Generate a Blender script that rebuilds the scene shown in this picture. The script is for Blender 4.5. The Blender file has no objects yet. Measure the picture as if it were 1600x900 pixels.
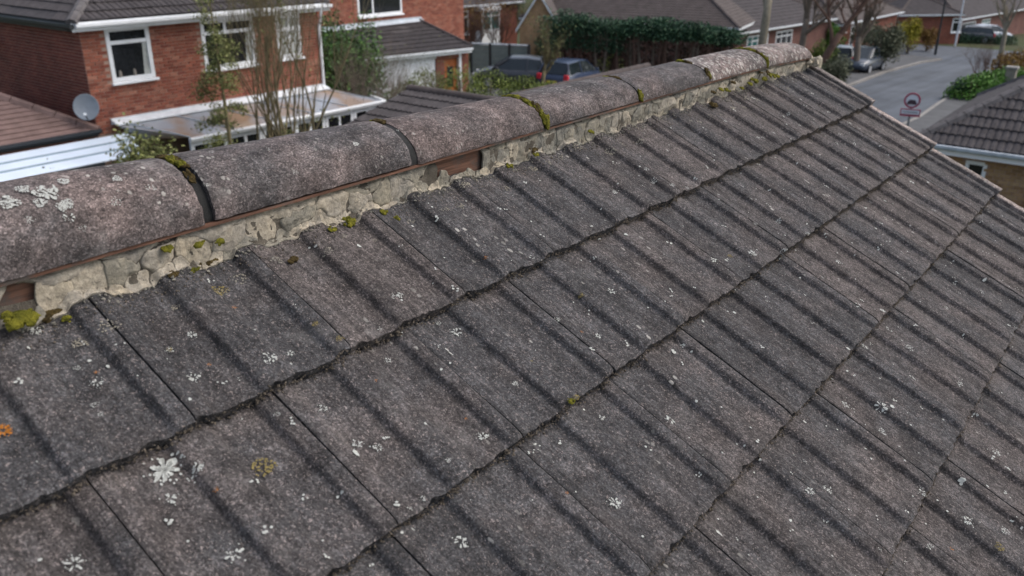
import bpy, math, random
from mathutils import Vector, Matrix, noise
from math import sin, cos, pi, radians, sqrt, tan, atan2

rnd = random.Random(7)
S = bpy.context.scene
COL = S.collection

# ------------------------------------------------------------------ camera
F_PX, PITCH, ROLL, YAW = 1330.06, 0.397774, 0.0024453, 0.663073
CAM = Vector((-4.2294, -1.5918, 7.0))
fw = Vector((cos(PITCH)*cos(YAW), cos(PITCH)*sin(YAW), -sin(PITCH)))
rt0 = Vector((sin(YAW), -cos(YAW), 0.0))
up0 = rt0.cross(fw)
rt = rt0*cos(ROLL) + up0*sin(ROLL)
up = up0*cos(ROLL) - rt0*sin(ROLL)
cd = bpy.data.cameras.new('camera'); cam = bpy.data.objects.new('camera', cd); COL.objects.link(cam)
Rm = Matrix((rt, up, -fw)).transposed().to_4x4()
cam.matrix_world = Matrix.Translation(CAM) @ Rm
cd.sensor_width = 36.0; cd.lens = 36.0*F_PX/1600.0
cd.clip_start = 0.05; cd.clip_end = 3000
cd.dof.use_dof = True; cd.dof.focus_distance = 2.3; cd.dof.aperture_fstop = 4.3
S.camera = cam

# ------------------------------------------------------------------ light
SUN_EL, SUN_AZ = radians(50), radians(-42)     # azimuth of the sun measured from +X towards +Y
w = bpy.data.worlds.new('World'); S.world = w; w.use_nodes = True
wn = w.node_tree; wn.nodes.clear()
sky = wn.nodes.new('ShaderNodeTexSky'); sky.sky_type = 'NISHITA'; sky.sun_disc = False
sky.sun_elevation = SUN_EL; sky.sun_rotation = pi/2 - SUN_AZ
sky.air_density = 1.0; sky.dust_density = 3.5; sky.ozone_density = 0.8
bg = wn.nodes.new('ShaderNodeBackground'); bg.inputs[1].default_value = 0.15
wo = wn.nodes.new('ShaderNodeOutputWorld')
hs = wn.nodes.new('ShaderNodeHueSaturation'); hs.inputs['Saturation'].default_value = 0.75      # thin overcast greys the sky
wn.links.new(sky.outputs[0], hs.inputs['Color']); wn.links.new(hs.outputs[0], bg.inputs[0]); wn.links.new(bg.outputs[0], wo.inputs[0])
sd = bpy.data.lights.new('sun', 'SUN'); sd.energy = 1.2; sd.angle = radians(46); sd.color = (1.0, 0.965, 0.925)
so = bpy.data.objects.new('sun', sd); COL.objects.link(so)
sdir = Vector((cos(SUN_EL)*cos(SUN_AZ), cos(SUN_EL)*sin(SUN_AZ), sin(SUN_EL)))
so.rotation_euler = sdir.to_track_quat('Z', 'Y').to_euler(); so.location = (0, 0, 30)
S.view_settings.view_transform = 'Standard'; S.view_settings.look = 'None'
S.view_settings.exposure = 0.55; S.view_settings.gamma = 1.0

# ------------------------------------------------------------------ ground shape and measuring helpers
SLOPE = 0.04
def gz(x, y=0):                       # the street falls gently away from the house
    return 0.0 if x < 28 else -SLOPE*(x-28)
def ray(px, py): return rt*((px-800)/F_PX) - up*((py-450)/F_PX) + fw
def G(px, py, h=0.0):                 # the point h metres above the ground seen at a place in the photograph
    d = ray(px, py); t = (h-CAM.z)/d.z; q = CAM + d*t
    if q.x > 28:
        t = (h + SLOPE*28 - SLOPE*CAM.x - CAM.z)/(d.z + SLOPE*d.x); q = CAM + d*t
    return q
def onY(px, py, Y): d = ray(px, py); return CAM + d*((Y-CAM.y)/d.y)
def onX(px, py, X): d = ray(px, py); return CAM + d*((X-CAM.x)/d.x)

# ------------------------------------------------------------------ material helpers
class NT:
    def __init__(s, name):
        s.m = bpy.data.materials.new(name); s.m.use_nodes = True
        s.t = s.m.node_tree; s.t.nodes.clear()
        s.out = s.t.nodes.new('ShaderNodeOutputMaterial'); s.b = s.t.nodes.new('ShaderNodeBsdfPrincipled')
        s.t.links.new(s.b.outputs[0], s.out.inputs[0])
    def n(s, typ, **kw):
        nd = s.t.nodes.new(typ)
        for k, v in kw.items():
            if k.startswith('i_'): nd.inputs[k[2:].replace('_', ' ')].default_value = v
            else: setattr(nd, k, v)
        return nd
    def l(s, a, b): s.t.links.new(a, b)
    def coord(s, scale=(1, 1, 1), rand=True, island=False):
        tc = s.n('ShaderNodeTexCoord'); mp = s.n('ShaderNodeMapping'); mp.inputs['Scale'].default_value = scale
        src = tc.outputs['Object']
        if rand:
            oi = s.n('ShaderNodeObjectInfo'); sc = s.n('ShaderNodeVectorMath', operation='SCALE')
            sc.inputs[0].default_value = (37.0, 91.0, 53.0); s.l(oi.outputs['Random'], sc.inputs['Scale'])
            ad = s.n('ShaderNodeVectorMath', operation='ADD'); s.l(src, ad.inputs[0]); s.l(sc.outputs[0], ad.inputs[1]); src = ad.outputs[0]
        s.l(src, mp.inputs['Vector']); return mp.outputs[0]
    def noise(s, v, scale, detail=4, rough=0.6, dist=0.0):
        n = s.n('ShaderNodeTexNoise'); n.inputs['Scale'].default_value = scale; n.inputs['Detail'].default_value = detail
        n.inputs['Roughness'].default_value = rough; n.inputs['Distortion'].default_value = dist
        s.l(v, n.inputs['Vector']); return n.outputs['Fac']
    def vor(s, v, scale, out='Distance', feature='F1'):
        n = s.n('ShaderNodeTexVoronoi', feature=feature); n.inputs['Scale'].default_value = scale
        s.l(v, n.inputs['Vector']); return n.outputs[out]
    def ramp(s, f, pts, interp='LINEAR'):
        r = s.n('ShaderNodeValToRGB'); r.color_ramp.interpolation = interp
        e = r.color_ramp.elements
        while len(e) < len(pts): e.new(0.5)
        for k, (p, c) in enumerate(pts):
            e[k].position = p; e[k].color = (c, c, c, 1) if isinstance(c, (int, float)) else (*c, 1)
        s.l(f, r.inputs[0]); return r.outputs[0]
    def mix(s, f, a, b, mode='MIX'):
        m = s.n('ShaderNodeMix', data_type='RGBA', blend_type=mode)
        if isinstance(f, (int, float)): m.inputs[0].default_value = f
        else: s.l(f, m.inputs[0])
        for k, c in ((6, a), (7, b)):
            if isinstance(c, (tuple, list)): m.inputs[k].default_value = (*c, 1)
            else: s.l(c, m.inputs[k])
        return m.outputs[2]
    def math(s, op, a, b=0.0, clamp=False):
        m = s.n('ShaderNodeMath', operation=op, use_clamp=clamp)
        for k, c in ((0, a), (1, b)):
            if isinstance(c, (int, float)): m.inputs[k].default_value = c
            else: s.l(c, m.inputs[k])
        return m.outputs[0]
    def bump(s, h, strength=0.5, dist=0.01, prev=None):
        b = s.n('ShaderNodeBump'); b.inputs['Strength'].default_value = strength; b.inputs['Distance'].default_value = dist
        s.l(h, b.inputs['Height'])
        if prev is not None: s.l(prev, b.inputs['Normal'])
        return b.outputs[0]
    def done(s, col, rough=0.9, nrm=None, spec=0.3, metal=0.0):
        if isinstance(col, (tuple, list)): s.b.inputs['Base Color'].default_value = (*col, 1)
        else: s.l(col, s.b.inputs['Base Color'])
        if isinstance(rough, (int, float)): s.b.inputs['Roughness'].default_value = rough
        else: s.l(rough, s.b.inputs['Roughness'])
        s.b.inputs['Specular IOR Level'].default_value = spec
        s.b.inputs['Metallic'].default_value = metal
        if nrm is not None: s.l(nrm, s.b.inputs['Normal'])
        return s.m

def mat_plain(name, c, rough=0.6, var=0.25, scale=6.0, bump=0.15, spec=0.4, metal=0.0):
    t = NT(name); v = t.coord()
    n = t.noise(v, scale, 6, 0.65)
    d = tuple(x*(1-var) for x in c); h = tuple(min(1, x*(1+var*0.7)) for x in c)
    col = t.ramp(n, [(0.25, d), (0.75, h)])
    nr = t.bump(t.noise(v, scale*9, 4), bump, 0.004)
    return t.done(col, rough, nr, spec, metal)

def mat_aggregate(name, brown, grey, lightc, lichen=0.25, streak=(1, 1, 1), lich_scale=34.0, grain=(1, 1, 1), stripe=(150, 9, 9), hz=0.22):
    """weathered granular concrete: sandy speckle, blotches, crust lichens"""
    t = NT(name); v = t.coord()
    vg = t.coord(grain)
    oi = t.n('ShaderNodeObjectInfo')
    big = t.noise(v, 5.0, 5, 0.6)
    f = t.math('ADD', t.math('MULTIPLY', t.math('SUBTRACT', oi.outputs['Random'], 0.5), 0.34), big)
    base = t.ramp(f, [(0.36, grey), (0.62, brown)])
    base = t.mix(1.0, base, t.ramp(t.noise(v, 14.0, 5, 0.7, 0.5), [(0.30, 0.62), (0.50, 1.0), (0.70, 1.35)]), 'MULTIPLY')
    mid = t.noise(v, 38.0, 4, 0.65)
    base = t.mix(1.0, base, t.ramp(mid, [(0.28, 0.55), (0.72, 1.32)]), 'MULTIPLY')
    # grains
    g1 = t.n('ShaderNodeTexVoronoi', feature='F1'); g1.inputs['Scale'].default_value = 330.0; t.l(vg, g1.inputs['Vector'])
    sep = t.n('ShaderNodeSeparateColor'); t.l(g1.outputs['Color'], sep.inputs[0])
    gsel = t.ramp(sep.outputs[0], [(0.0, 0.50), (0.45, 0.86), (0.75, 1.12), (0.92, 1.5), (1.0, 2.1)])
    base = t.mix(1.0, base, gsel, 'MULTIPLY')
    fine = t.noise(vg, 200.0, 3, 0.7, 1.2)
    fib = t.ramp(fine, [(0.58, 0.0), (0.66, 1.0)])
    base = t.mix(t.math('MULTIPLY', fib, 0.55), base, lightc)
    pit = t.ramp(t.noise(v, 120.0, 2, 0.5), [(0.30, 1.0), (0.38, 0.0)])
    base = t.mix(t.math('MULTIPLY', pit, 0.7), base, (0.018, 0.016, 0.016))
    # crust lichens
    vs = t.coord(streak)
    dn = t.noise(vs, 60.0, 3, 0.7)
    ln = t.vor(vs, lich_scale)
    edge = t.math('ADD', ln, t.math('MULTIPLY', t.math('SUBTRACT', dn, 0.5), 0.55))
    patch = t.ramp(t.noise(vs, 4.5, 3, 0.6), [(0.62-lichen*0.5, 0.0), (0.74-lichen*0.5, 1.0)])
    lm = t.math('MULTIPLY', t.ramp(edge, [(0.10+lichen*0.30, 1.0), (0.15+lichen*0.30, 0.0)]), patch)
    base = t.mix(t.math('MULTIPLY', lm, 0.8), base, (0.40, 0.38, 0.345))
    haze = t.ramp(t.noise(v, 9.0, 6, 0.75), [(0.56, 0.0), (0.76, 1.0)])
    base = t.mix(t.math('MULTIPLY', haze, hz), base, (0.27, 0.255, 0.24))
    stk = t.noise(t.coord(stripe), 1.0, 4, 0.7)
    base = t.mix(1.0, base, t.ramp(stk, [(0.34, 0.76), (0.5, 1.0), (0.66, 1.28)]), 'MULTIPLY')
    base = t.mix(1.0, base, t.ramp(t.noise(t.coord((9, 1.3, 3)), 1.0, 4, 0.6), [(0.32, 0.72), (0.5, 1.0), (0.7, 1.22)]), 'MULTIPLY')
    h = t.math('ADD', t.math('MULTIPLY', sep.outputs[1], 0.5), t.math('ADD', t.math('MULTIPLY', mid, 1.2), fine))
    nr = t.bump(h, 0.75, 0.0022)
    return t.done(base, 0.92, nr, 0.22)

M = {}
M['tile'] = mat_aggregate('roof_concrete', (0.076, 0.0655, 0.062), (0.053, 0.0515, 0.053), (0.38, 0.315, 0.295), 0.10, (1, 0.6, 1), 40.0, (1, 0.85, 1))
M['ridge'] = mat_aggregate('ridge_concrete', (0.138, 0.108, 0.100), (0.078, 0.072, 0.072), (0.40, 0.33, 0.31), 0.22, (1.2, 1, 1), 42.0, (1, 1, 1), (14, 30, 30), 0.5)
M['ridge_lichen'] = mat_aggregate('ridge_concrete_lichened', (0.165, 0.13, 0.12), (0.10, 0.092, 0.09), (0.42, 0.37, 0.34), 0.72, (1.35, 0.8, 0.8), 48.0, (1.3, 0.85, 0.85), (14, 30, 30), 0.55)

def m_mortar(name='old_mortar', k=1.0):
    t = NT(name); v = t.coord(); oi = t.n('ShaderNodeObjectInfo')
    f = t.math('ADD', t.math('MULTIPLY', oi.outputs['Random'], 0.26), t.math('MULTIPLY', t.noise(t.coord(rand=False), 16, 6, 0.7), 0.85))
    c = t.ramp(f, [(0.25, (0.22, 0.205, 0.185)), (0.42, (0.36, 0.325, 0.27)), (0.8, (0.48, 0.41, 0.305))])
    c = t.mix(1.0, c, t.ramp(t.noise(v, 90, 4, 0.7), [(0.3, 0.62), (0.65, 1.15)]), 'MULTIPLY')
    c = t.mix(t.math('MULTIPLY', t.ramp(t.noise(v, 24, 4, 0.7), [(0.52, 0.0), (0.66, 1.0)]), 0.55), c, (0.17, 0.15, 0.125))
    if k < 1: c = t.mix(1.0, c, (k*0.96, k, k*1.02), 'MULTIPLY')
    nr = t.bump(t.noise(v, 130, 5, 0.75), 1.0, 0.004)
    return t.done(c, 0.95, nr, 0.2)
M['mortar'] = m_mortar(); M['mortar_grey'] = m_mortar('grey_old_mortar', 0.70)
M['mortar_bed'] = mat_plain('dirty_dark_mortar_bed', (0.115, 0.10, 0.080), 0.95, 0.6, 40, 1.0, 0.2)  # dirty bed, also darkened to paint shade into the cracks between pieces
M['debris'] = mat_plain('grit_and_dirt', (0.135, 0.112, 0.088), 0.95, 0.6, 60, 0.7, 0.2)
M['verge'] = mat_aggregate('verge_cement', (0.30, 0.245, 0.22), (0.19, 0.165, 0.15), (0.42, 0.36, 0.33), 0.3)
def m_wood():
    t = NT('weathered_red_wood'); v = t.coord((3, 60, 60))
    c = t.ramp(t.noise(v, 3, 5, 0.65), [(0.3, (0.060, 0.030, 0.020)), (0.7, (0.21, 0.105, 0.068))])
    c = t.mix(t.ramp(t.noise(t.coord(), 7.0, 5, 0.7), [(0.48, 0.0), (0.60, 0.85)]), c, (0.085, 0.078, 0.070))
    return t.done(c, 0.75, t.bump(t.noise(v, 4, 4), 0.5, 0.003), 0.3)
M['wood'] = m_wood()
M['black'] = mat_plain('black_joint_fill', (0.012, 0.012, 0.012), 0.8, 0.6, 60, 0.6)
def m_moss(name, a, b):
    t = NT(name); v = t.coord()
    c = t.ramp(t.noise(v, 70, 4, 0.7), [(0.3, a), (0.7, b)])
    return t.done(c, 0.95, t.bump(t.noise(v, 260, 4, 0.8), 1.0, 0.006), 0.15)
M['moss_g'] = m_moss('moss_yellow_green', (0.045, 0.050, 0.008), (0.23, 0.21, 0.025))
M['moss_b'] = m_moss('moss_brown', (0.030, 0.021, 0.010), (0.115, 0.082, 0.028))
M['lich_w'] = mat_plain('lichen_pale', (0.50, 0.51, 0.475), 0.95, 0.4, 160, 0.6, 0.1)
M['lich_o'] = mat_plain('lichen_orange', (0.46, 0.17, 0.025), 0.95, 0.5, 120, 0.6, 0.1)
M['lich_y'] = mat_plain('lichen_ochre', (0.22, 0.175, 0.07), 0.95, 0.5, 120, 0.6, 0.1)

def m_brick(name, cols, rough=0.9):
    t = NT(name); v = t.coord(); oi = t.n('ShaderNodeObjectInfo'); ge = t.n('ShaderNodeNewGeometry')
    f = t.math('FRACT', t.math('ADD', oi.outputs['Random'], ge.outputs['Random Per Island']))
    n = len(cols); c = t.ramp(f, [((k+0.5)/n, cc) for k, cc in enumerate(cols)])
    c = t.mix(1.0, c, t.ramp(t.noise(v, 1.3, 5, 0.7), [(0.3, 0.62), (0.7, 1.2)]), 'MULTIPLY')
    c = t.mix(1.0, c, t.ramp(t.noise(v, 25, 4, 0.7), [(0.25, 0.7), (0.75, 1.15)]), 'MULTIPLY')
    return t.done(c, rough, t.bump(t.noise(v, 60, 4, 0.7), 0.4, 0.004), 0.2)
M['brick'] = m_brick('red_brick', [(0.25, 0.080, 0.054), (0.36, 0.128, 0.083), (0.31, 0.102, 0.066), (0.41, 0.19, 0.13), (0.215, 0.068, 0.050), (0.34, 0.12, 0.077)])
M['brick_shade'] = m_brick('red_brick_shaded', [(0.17, 0.055, 0.042), (0.21, 0.068, 0.048), (0.25, 0.085, 0.058), (0.19, 0.058, 0.043)])  # darker copy of the red brick, painting the shade on the side wall
def m_wallbrick(name, a, b, mort, sc=1.0):
    t = NT(name); tc = t.n('ShaderNodeTexCoord'); sp = t.n('ShaderNodeSeparateXYZ'); t.l(tc.outputs['Object'], sp.inputs[0])
    cb = t.n('ShaderNodeCombineXYZ'); t.l(t.math('ADD', sp.outputs[0], sp.outputs[1]), cb.inputs[0]); t.l(sp.outputs[2], cb.inputs[1])
    br = t.n('ShaderNodeTexBrick'); br.inputs['Scale'].default_value = 1.0
    br.inputs['Brick Width'].default_value = 0.225; br.inputs['Row Height'].default_value = 0.075; br.inputs['Mortar Size'].default_value = 0.009
    br.inputs['Color1'].default_value = (*a, 1); br.inputs['Color2'].default_value = (*b, 1); br.inputs['Mortar'].default_value = (*mort, 1)
    t.l(cb.outputs[0], br.inputs['Vector'])
    v = t.coord(rand=False)
    c = t.mix(1.0, br.outputs['Color'], t.ramp(t.noise(v, 1.1, 5, 0.7), [(0.3, 0.65), (0.7, 1.2)]), 'MULTIPLY')
    return t.done(c, 0.9, t.bump(br.outputs['Fac'], 0.4, -0.006), 0.2)
M['wall_red'] = m_wallbrick('brick_wall_red', (0.27, 0.080, 0.050), (0.19, 0.058, 0.040), (0.17, 0.12, 0.095))
M['wall_red2'] = m_wallbrick('brick_wall_brown_red', (0.20, 0.082, 0.064), (0.145, 0.062, 0.052), (0.17, 0.13, 0.115))
M['wall_yel'] = m_wallbrick('brick_wall_buff', (0.46, 0.28, 0.145), (0.34, 0.20, 0.105), (0.36, 0.29, 0.21))
M['pointing'] = mat_plain('brick_pointing', (0.36, 0.25, 0.20), 0.95, 0.35, 12, 0.5, 0.1)
M['upvc'] = mat_plain('white_plastic', (0.80, 0.82, 0.84), 0.35, 0.08, 3, 0.05)
M['upvc_old'] = mat_plain('weathered_white_paint', (0.66, 0.69, 0.72), 0.5, 0.25, 5, 0.15)
M['lead'] = mat_plain('pale_flashing', (0.47, 0.52, 0.57), 0.5, 0.3, 4, 0.2)
M['gutter'] = mat_plain('black_gutter', (0.028, 0.033, 0.038), 0.35, 0.3, 6, 0.05)
def m_glass(name, c, rough=0.08):
    t = NT(name); v = t.coord(); col = t.ramp(t.noise(v, 1.6, 3), [(0.3, tuple(x*0.6 for x in c)), (0.7, c)])
    return t.done(col, rough, None, 0.6)
M['glass'] = m_glass('window_glass_dark_room', (0.018, 0.021, 0.024), 0.04)
M['glass_car'] = m_glass('car_glass', (0.020, 0.028, 0.032), 0.08)
M['glass_green'] = m_glass('window_glass_green_curtain', (0.06, 0.20, 0.19))
M['curtain'] = mat_plain('window_glass_pale_curtain', (0.40, 0.42, 0.40), 0.25, 0.4, 5, 0.0)
def m_poly():
    t = NT('patchy_glazing_sheet'); v = t.coord(rand=False)
    c = t.ramp(t.noise(v, 0.8, 3, 0.5), [(0.40, (0.27, 0.19, 0.13)), (0.56, (0.27, 0.29, 0.32)), (0.8, (0.42, 0.46, 0.50))])  # brownish reflection and cool grey painted into the glazing as patches
    return t.done(c, 0.10, None, 0.6)
M['poly'] = m_poly()
M['sheet'] = mat_plain('pale_blue_roof_sheet', (0.62, 0.70, 0.80), 0.45, 0.12, 1.5, 0.05)
M['sheet_b'] = mat_plain('grey_lap_joint', (0.22, 0.29, 0.34), 0.5, 0.2, 5, 0.05)
M['dish'] = mat_plain('grey_painted_metal', (0.19, 0.215, 0.245), 0.45, 0.2, 5, 0.05)
M['roof_dark'] = mat_plain('dark_concrete_tiles', (0.074, 0.066, 0.067), 0.9, 0.45, 5, 0.6, 0.2)
M['roof_grey'] = mat_plain('grey_concrete_tiles', (0.125, 0.115, 0.115), 0.9, 0.45, 6, 0.6, 0.2)
M['roof_brown'] = mat_plain('brown_clay_tiles', (0.185, 0.125, 0.112), 0.9, 0.35, 4, 0.5, 0.2)
M['roof_far'] = mat_plain('far_brown_grey_tiles', (0.088, 0.073, 0.069), 0.9, 0.35, 2.5, 0.5, 0.2)
M['roof_far2'] = mat_plain('far_dark_tiles', (0.060, 0.053, 0.055), 0.9, 0.35, 2.5, 0.5, 0.2)
M['orange'] = mat_plain('orange_brown_door', (0.47, 0.135, 0.035), 0.5, 0.25, 4, 0.1)
def m_asphalt():
    t = NT('asphalt'); v = t.coord(rand=False)
    c = t.ramp(t.noise(v, 0.35, 7, 0.65, 0.4), [(0.32, (0.050, 0.058, 0.071)), (0.68, (0.086, 0.097, 0.115))])
    tr = t.coord((0.05, 1.2, 1), rand=False)
    c = t.mix(1.0, c, t.ramp(t.noise(tr, 1.6, 4, 0.6), [(0.38, 0.76), (0.62, 1.12)]), 'MULTIPLY')
    c = t.mix(1.0, c, t.ramp(t.noise(v, 40, 3), [(0.3, 0.85), (0.7, 1.12)]), 'MULTIPLY')
    return t.done(c, 0.75, t.bump(t.noise(v, 60, 3), 0.4, 0.01), 0.3)
M['asphalt'] = m_asphalt()
M['pave'] = mat_plain('pavement_concrete', (0.092, 0.093, 0.096), 0.9, 0.3, 1.2, 0.3, 0.2)
M['kerb'] = mat_plain('kerb_concrete', (0.24, 0.225, 0.21), 0.9, 0.3, 2, 0.3, 0.2)
def m_ground():
    t = NT('garden_ground'); v = t.coord(rand=False)
    c = t.ramp(t.noise(v, 0.22, 6, 0.65), [(0.30, (0.060, 0.052, 0.036)), (0.5, (0.062, 0.070, 0.032)), (0.72, (0.055, 0.085, 0.028))])
    c = t.mix(1.0, c, t.ramp(t.noise(v, 5, 5, 0.7), [(0.3, 0.6), (0.7, 1.25)]), 'MULTIPLY')
    return t.done(c, 0.95, t.bump(t.noise(v, 12, 5), 0.8, 0.06), 0.1)
M['ground'] = m_ground()
def m_leaf(name, a, b, c2=None):
    t = NT(name); ge = t.n('ShaderNodeNewGeometry')
    pts = [(0.1, a), (0.75, b)] + ([(0.97, c2)] if c2 else [])
    c = t.ramp(ge.outputs['Random Per Island'], pts)
    v = t.coord(); c = t.mix(1.0, c, t.ramp(t.noise(v, 1.4, 4), [(0.3, 0.65), (0.7, 1.25)]), 'MULTIPLY')
    return t.done(c, 0.65, None, 0.25)
M['leaf_ever'] = m_leaf('leaves_evergreen', (0.026, 0.070, 0.020), (0.080, 0.175, 0.045), (0.13, 0.24, 0.05))
M['leaf_dark'] = m_leaf('leaves_dark_conifer', (0.016, 0.046, 0.026), (0.042, 0.100, 0.052), (0.07, 0.14, 0.065))
M['leaf_olive'] = m_leaf('leaves_olive', (0.09, 0.105, 0.032), (0.18, 0.195, 0.065), (0.26, 0.26, 0.10))
M['leaf_hedge'] = m_leaf('leaves_hedge', (0.075, 0.105, 0.020), (0.155, 0.200, 0.040), (0.23, 0.25, 0.06))
M['leaf_bright'] = m_leaf('leaves_bright_green', (0.038, 0.10, 0.014), (0.095, 0.22, 0.03), (0.15, 0.28, 0.05))
M['leaf_yellow'] = m_leaf('leaves_yellow', (0.14, 0.13, 0.012), (0.34, 0.30, 0.022), (0.45, 0.38, 0.04))
M['leaf_orange'] = m_leaf('leaves_orange_brown', (0.10, 0.055, 0.014), (0.22, 0.125, 0.026), (0.28, 0.18, 0.04))
M['leaf_grey'] = m_leaf('leaves_grey_green', (0.055, 0.066, 0.038), (0.120, 0.132, 0.080), (0.17, 0.17, 0.11))
M['twig'] = mat_plain('bark_grey_brown', (0.19, 0.155, 0.125), 0.9, 0.35, 8, 0.5, 0.1)
M['twig_red'] = mat_plain('bark_reddish_brown', (0.135, 0.085, 0.066), 0.9, 0.35, 6, 0.5, 0.1)
M['twig_dark'] = mat_plain('dead_twigs', (0.060, 0.038, 0.030), 0.9, 0.4, 6, 0.5, 0.1)
M['leaf_inner'] = m_leaf('dark_inner_leaves', (0.020, 0.016, 0.012), (0.045, 0.034, 0.024))  # near-black leaves that fill the gaps behind the hedge stems
M['bark_pale'] = mat_plain('bark_pale', (0.27, 0.235, 0.175), 0.9, 0.35, 6, 0.5, 0.1)
M['bark_olive'] = mat_plain('bark_olive', (0.175, 0.145, 0.085), 0.9, 0.35, 8, 0.5, 0.1)
def m_paint(name, c): return mat_plain(name, c, 0.25, 0.1, 2, 0.02, 0.6)
M['car_black'] = m_paint('car_paint_dark_grey', (0.045, 0.050, 0.060))
M['car_blue'] = m_paint('car_paint_dark_blue', (0.030, 0.045, 0.085))
M['car_grey'] = m_paint('car_paint_slate', (0.06, 0.075, 0.10))
M['car_silver'] = m_paint('car_paint_silver', (0.42, 0.46, 0.52))
M['car_white'] = m_paint('car_paint_white', (0.72, 0.74, 0.78))
M['tyre'] = mat_plain('tyre_rubber', (0.02, 0.02, 0.021), 0.85)
M['rim'] = mat_plain('wheel_alloy', (0.35, 0.36, 0.38), 0.35)
M['red_lamp'] = mat_plain('red_lamp_plastic', (0.62, 0.03, 0.05), 0.3)
M['head_lamp'] = mat_plain('clear_lamp_plastic', (0.55, 0.58, 0.60), 0.2)
M['plate_y'] = mat_plain('yellow_plate', (0.62, 0.52, 0.06), 0.5)
M['sign_red'] = mat_plain('sign_red', (0.40, 0.075, 0.12), 0.5, 0.1)
M['sign_white'] = mat_plain('sign_white', (0.80, 0.82, 0.86), 0.5, 0.06)
M['sign_dark'] = mat_plain('sign_dark', (0.08, 0.05, 0.06), 0.5)
M['post_grey'] = mat_plain('galvanised_post', (0.16, 0.18, 0.19), 0.5)
M['panel_grey'] = mat_plain('grey_green_panel', (0.16, 0.20, 0.19), 0.6, 0.25, 3)
M['stone'] = mat_plain('stone_pier', (0.26, 0.23, 0.20), 0.9, 0.3, 5, 0.5)
M['dark_room'] = mat_plain('dark_opening', (0.02, 0.02, 0.02), 0.9)

# ------------------------------------------------------------------ mesh helpers
class MB:
    def __init__(s): s.v = []; s.f = []
    def add(s, vs, fs):
        o = len(s.v); s.v += [tuple(p) for p in vs]; s.f += [tuple(o+i for i in q) for q in fs]; return o
    def box(s, a, b, T=None):
        x0, y0, z0 = a; x1, y1, z1 = b
        vs = [Vector(p) for p in ((x0,y0,z0),(x1,y0,z0),(x1,y1,z0),(x0,y1,z0),(x0,y0,z1),(x1,y0,z1),(x1,y1,z1),(x0,y1,z1))]
        if T is not None: vs = [T @ p for p in vs]
        s.add(vs, [(0,3,2,1),(4,5,6,7),(0,1,5,4),(1,2,6,5),(2,3,7,6),(3,0,4,7)])
    def bbox(s, a, b, r=0.01, T=None):      # box with chamfered vertical and top edges
        x0, y0, z0 = a; x1, y1, z1 = b
        def ring(x0, y0, x1, y1, z, c): return [Vector(p) for p in ((x0+c,y0,z),(x1-c,y0,z),(x1,y0+c,z),(x1,y1-c,z),(x1-c,y1,z),(x0+c,y1,z),(x0,y1-c,z),(x0,y0+c,z))]
        R = [ring(x0,y0,x1,y1,z0,r), ring(x0,y0,x1,y1,z1-r,r), ring(x0+r,y0+r,x1-r,y1-r,z1,r*0.4)]
        vs = sum(R, [])
        if T is not None: vs = [T @ p for p in vs]
        fs = [tuple(range(7,-1,-1)), tuple(range(16,24))]
        for k in range(2):
            for i in range(8): j = (i+1)%8; fs.append((8*k+i, 8*k+j, 8*k+8+j, 8*k+8+i))
        s.add(vs, fs)
    def quad(s, a, b, c, d): s.add([a, b, c, d], [(0,1,2,3)])
    def tube(s, pts, rad, n=6, cap=True):
        pts = [Vector(p) for p in pts]; base = []
        for i, p in enumerate(pts):
            d = (pts[min(i+1, len(pts)-1)] - pts[max(i-1, 0)]).normalized()
            a = d.orthogonal().normalized() if i == 0 else (s._a - d*s._a.dot(d)).normalized()
            s._a = a; b = d.cross(a); r = rad[i] if isinstance(rad, (list, tuple)) else rad
            base.append([p + a*(r*cos(2*pi*k/n)) + b*(r*sin(2*pi*k/n)) for k in range(n)])
        vs = sum(base, []); fs = []
        for i in range(len(pts)-1):
            for k in range(n): fs.append((i*n+k, i*n+(k+1)%n, (i+1)*n+(k+1)%n, (i+1)*n+k))
        if cap: fs.append(tuple(range(n-1,-1,-1))); fs.append(tuple((len(pts)-1)*n+k for k in range(n)))
        s.add(vs, fs)
    def prism(s, prof, p0, p1, yaxis, zaxis):       # profile (y,z) swept from p0 to p1
        n = len(prof); a = [Vector(p0)+yaxis*y+zaxis*z for y, z in prof]; b = [Vector(p1)+yaxis*y+zaxis*z for y, z in prof]
        s.add(a+b, [tuple(range(n)), tuple(range(2*n-1, n-1, -1))] + [(i, (i+1)%n, n+(i+1)%n, n+i) for i in range(n)])
    def mesh(s, name, mat, smooth=False):
        me = bpy.data.meshes.new(name); me.from_pydata(s.v, [], s.f); me.update()
        for m_ in (mat if isinstance(mat, (list, tuple)) else [mat]): me.materials.append(m_)
        if smooth: me.polygons.foreach_set('use_smooth', [True]*len(me.polygons))
        return me
    def build(s, name, mat, parent=None, smooth=False, world=False, stuff=False):
        return link(name, s.mesh(name, mat, smooth), parent, world, stuff)

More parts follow.
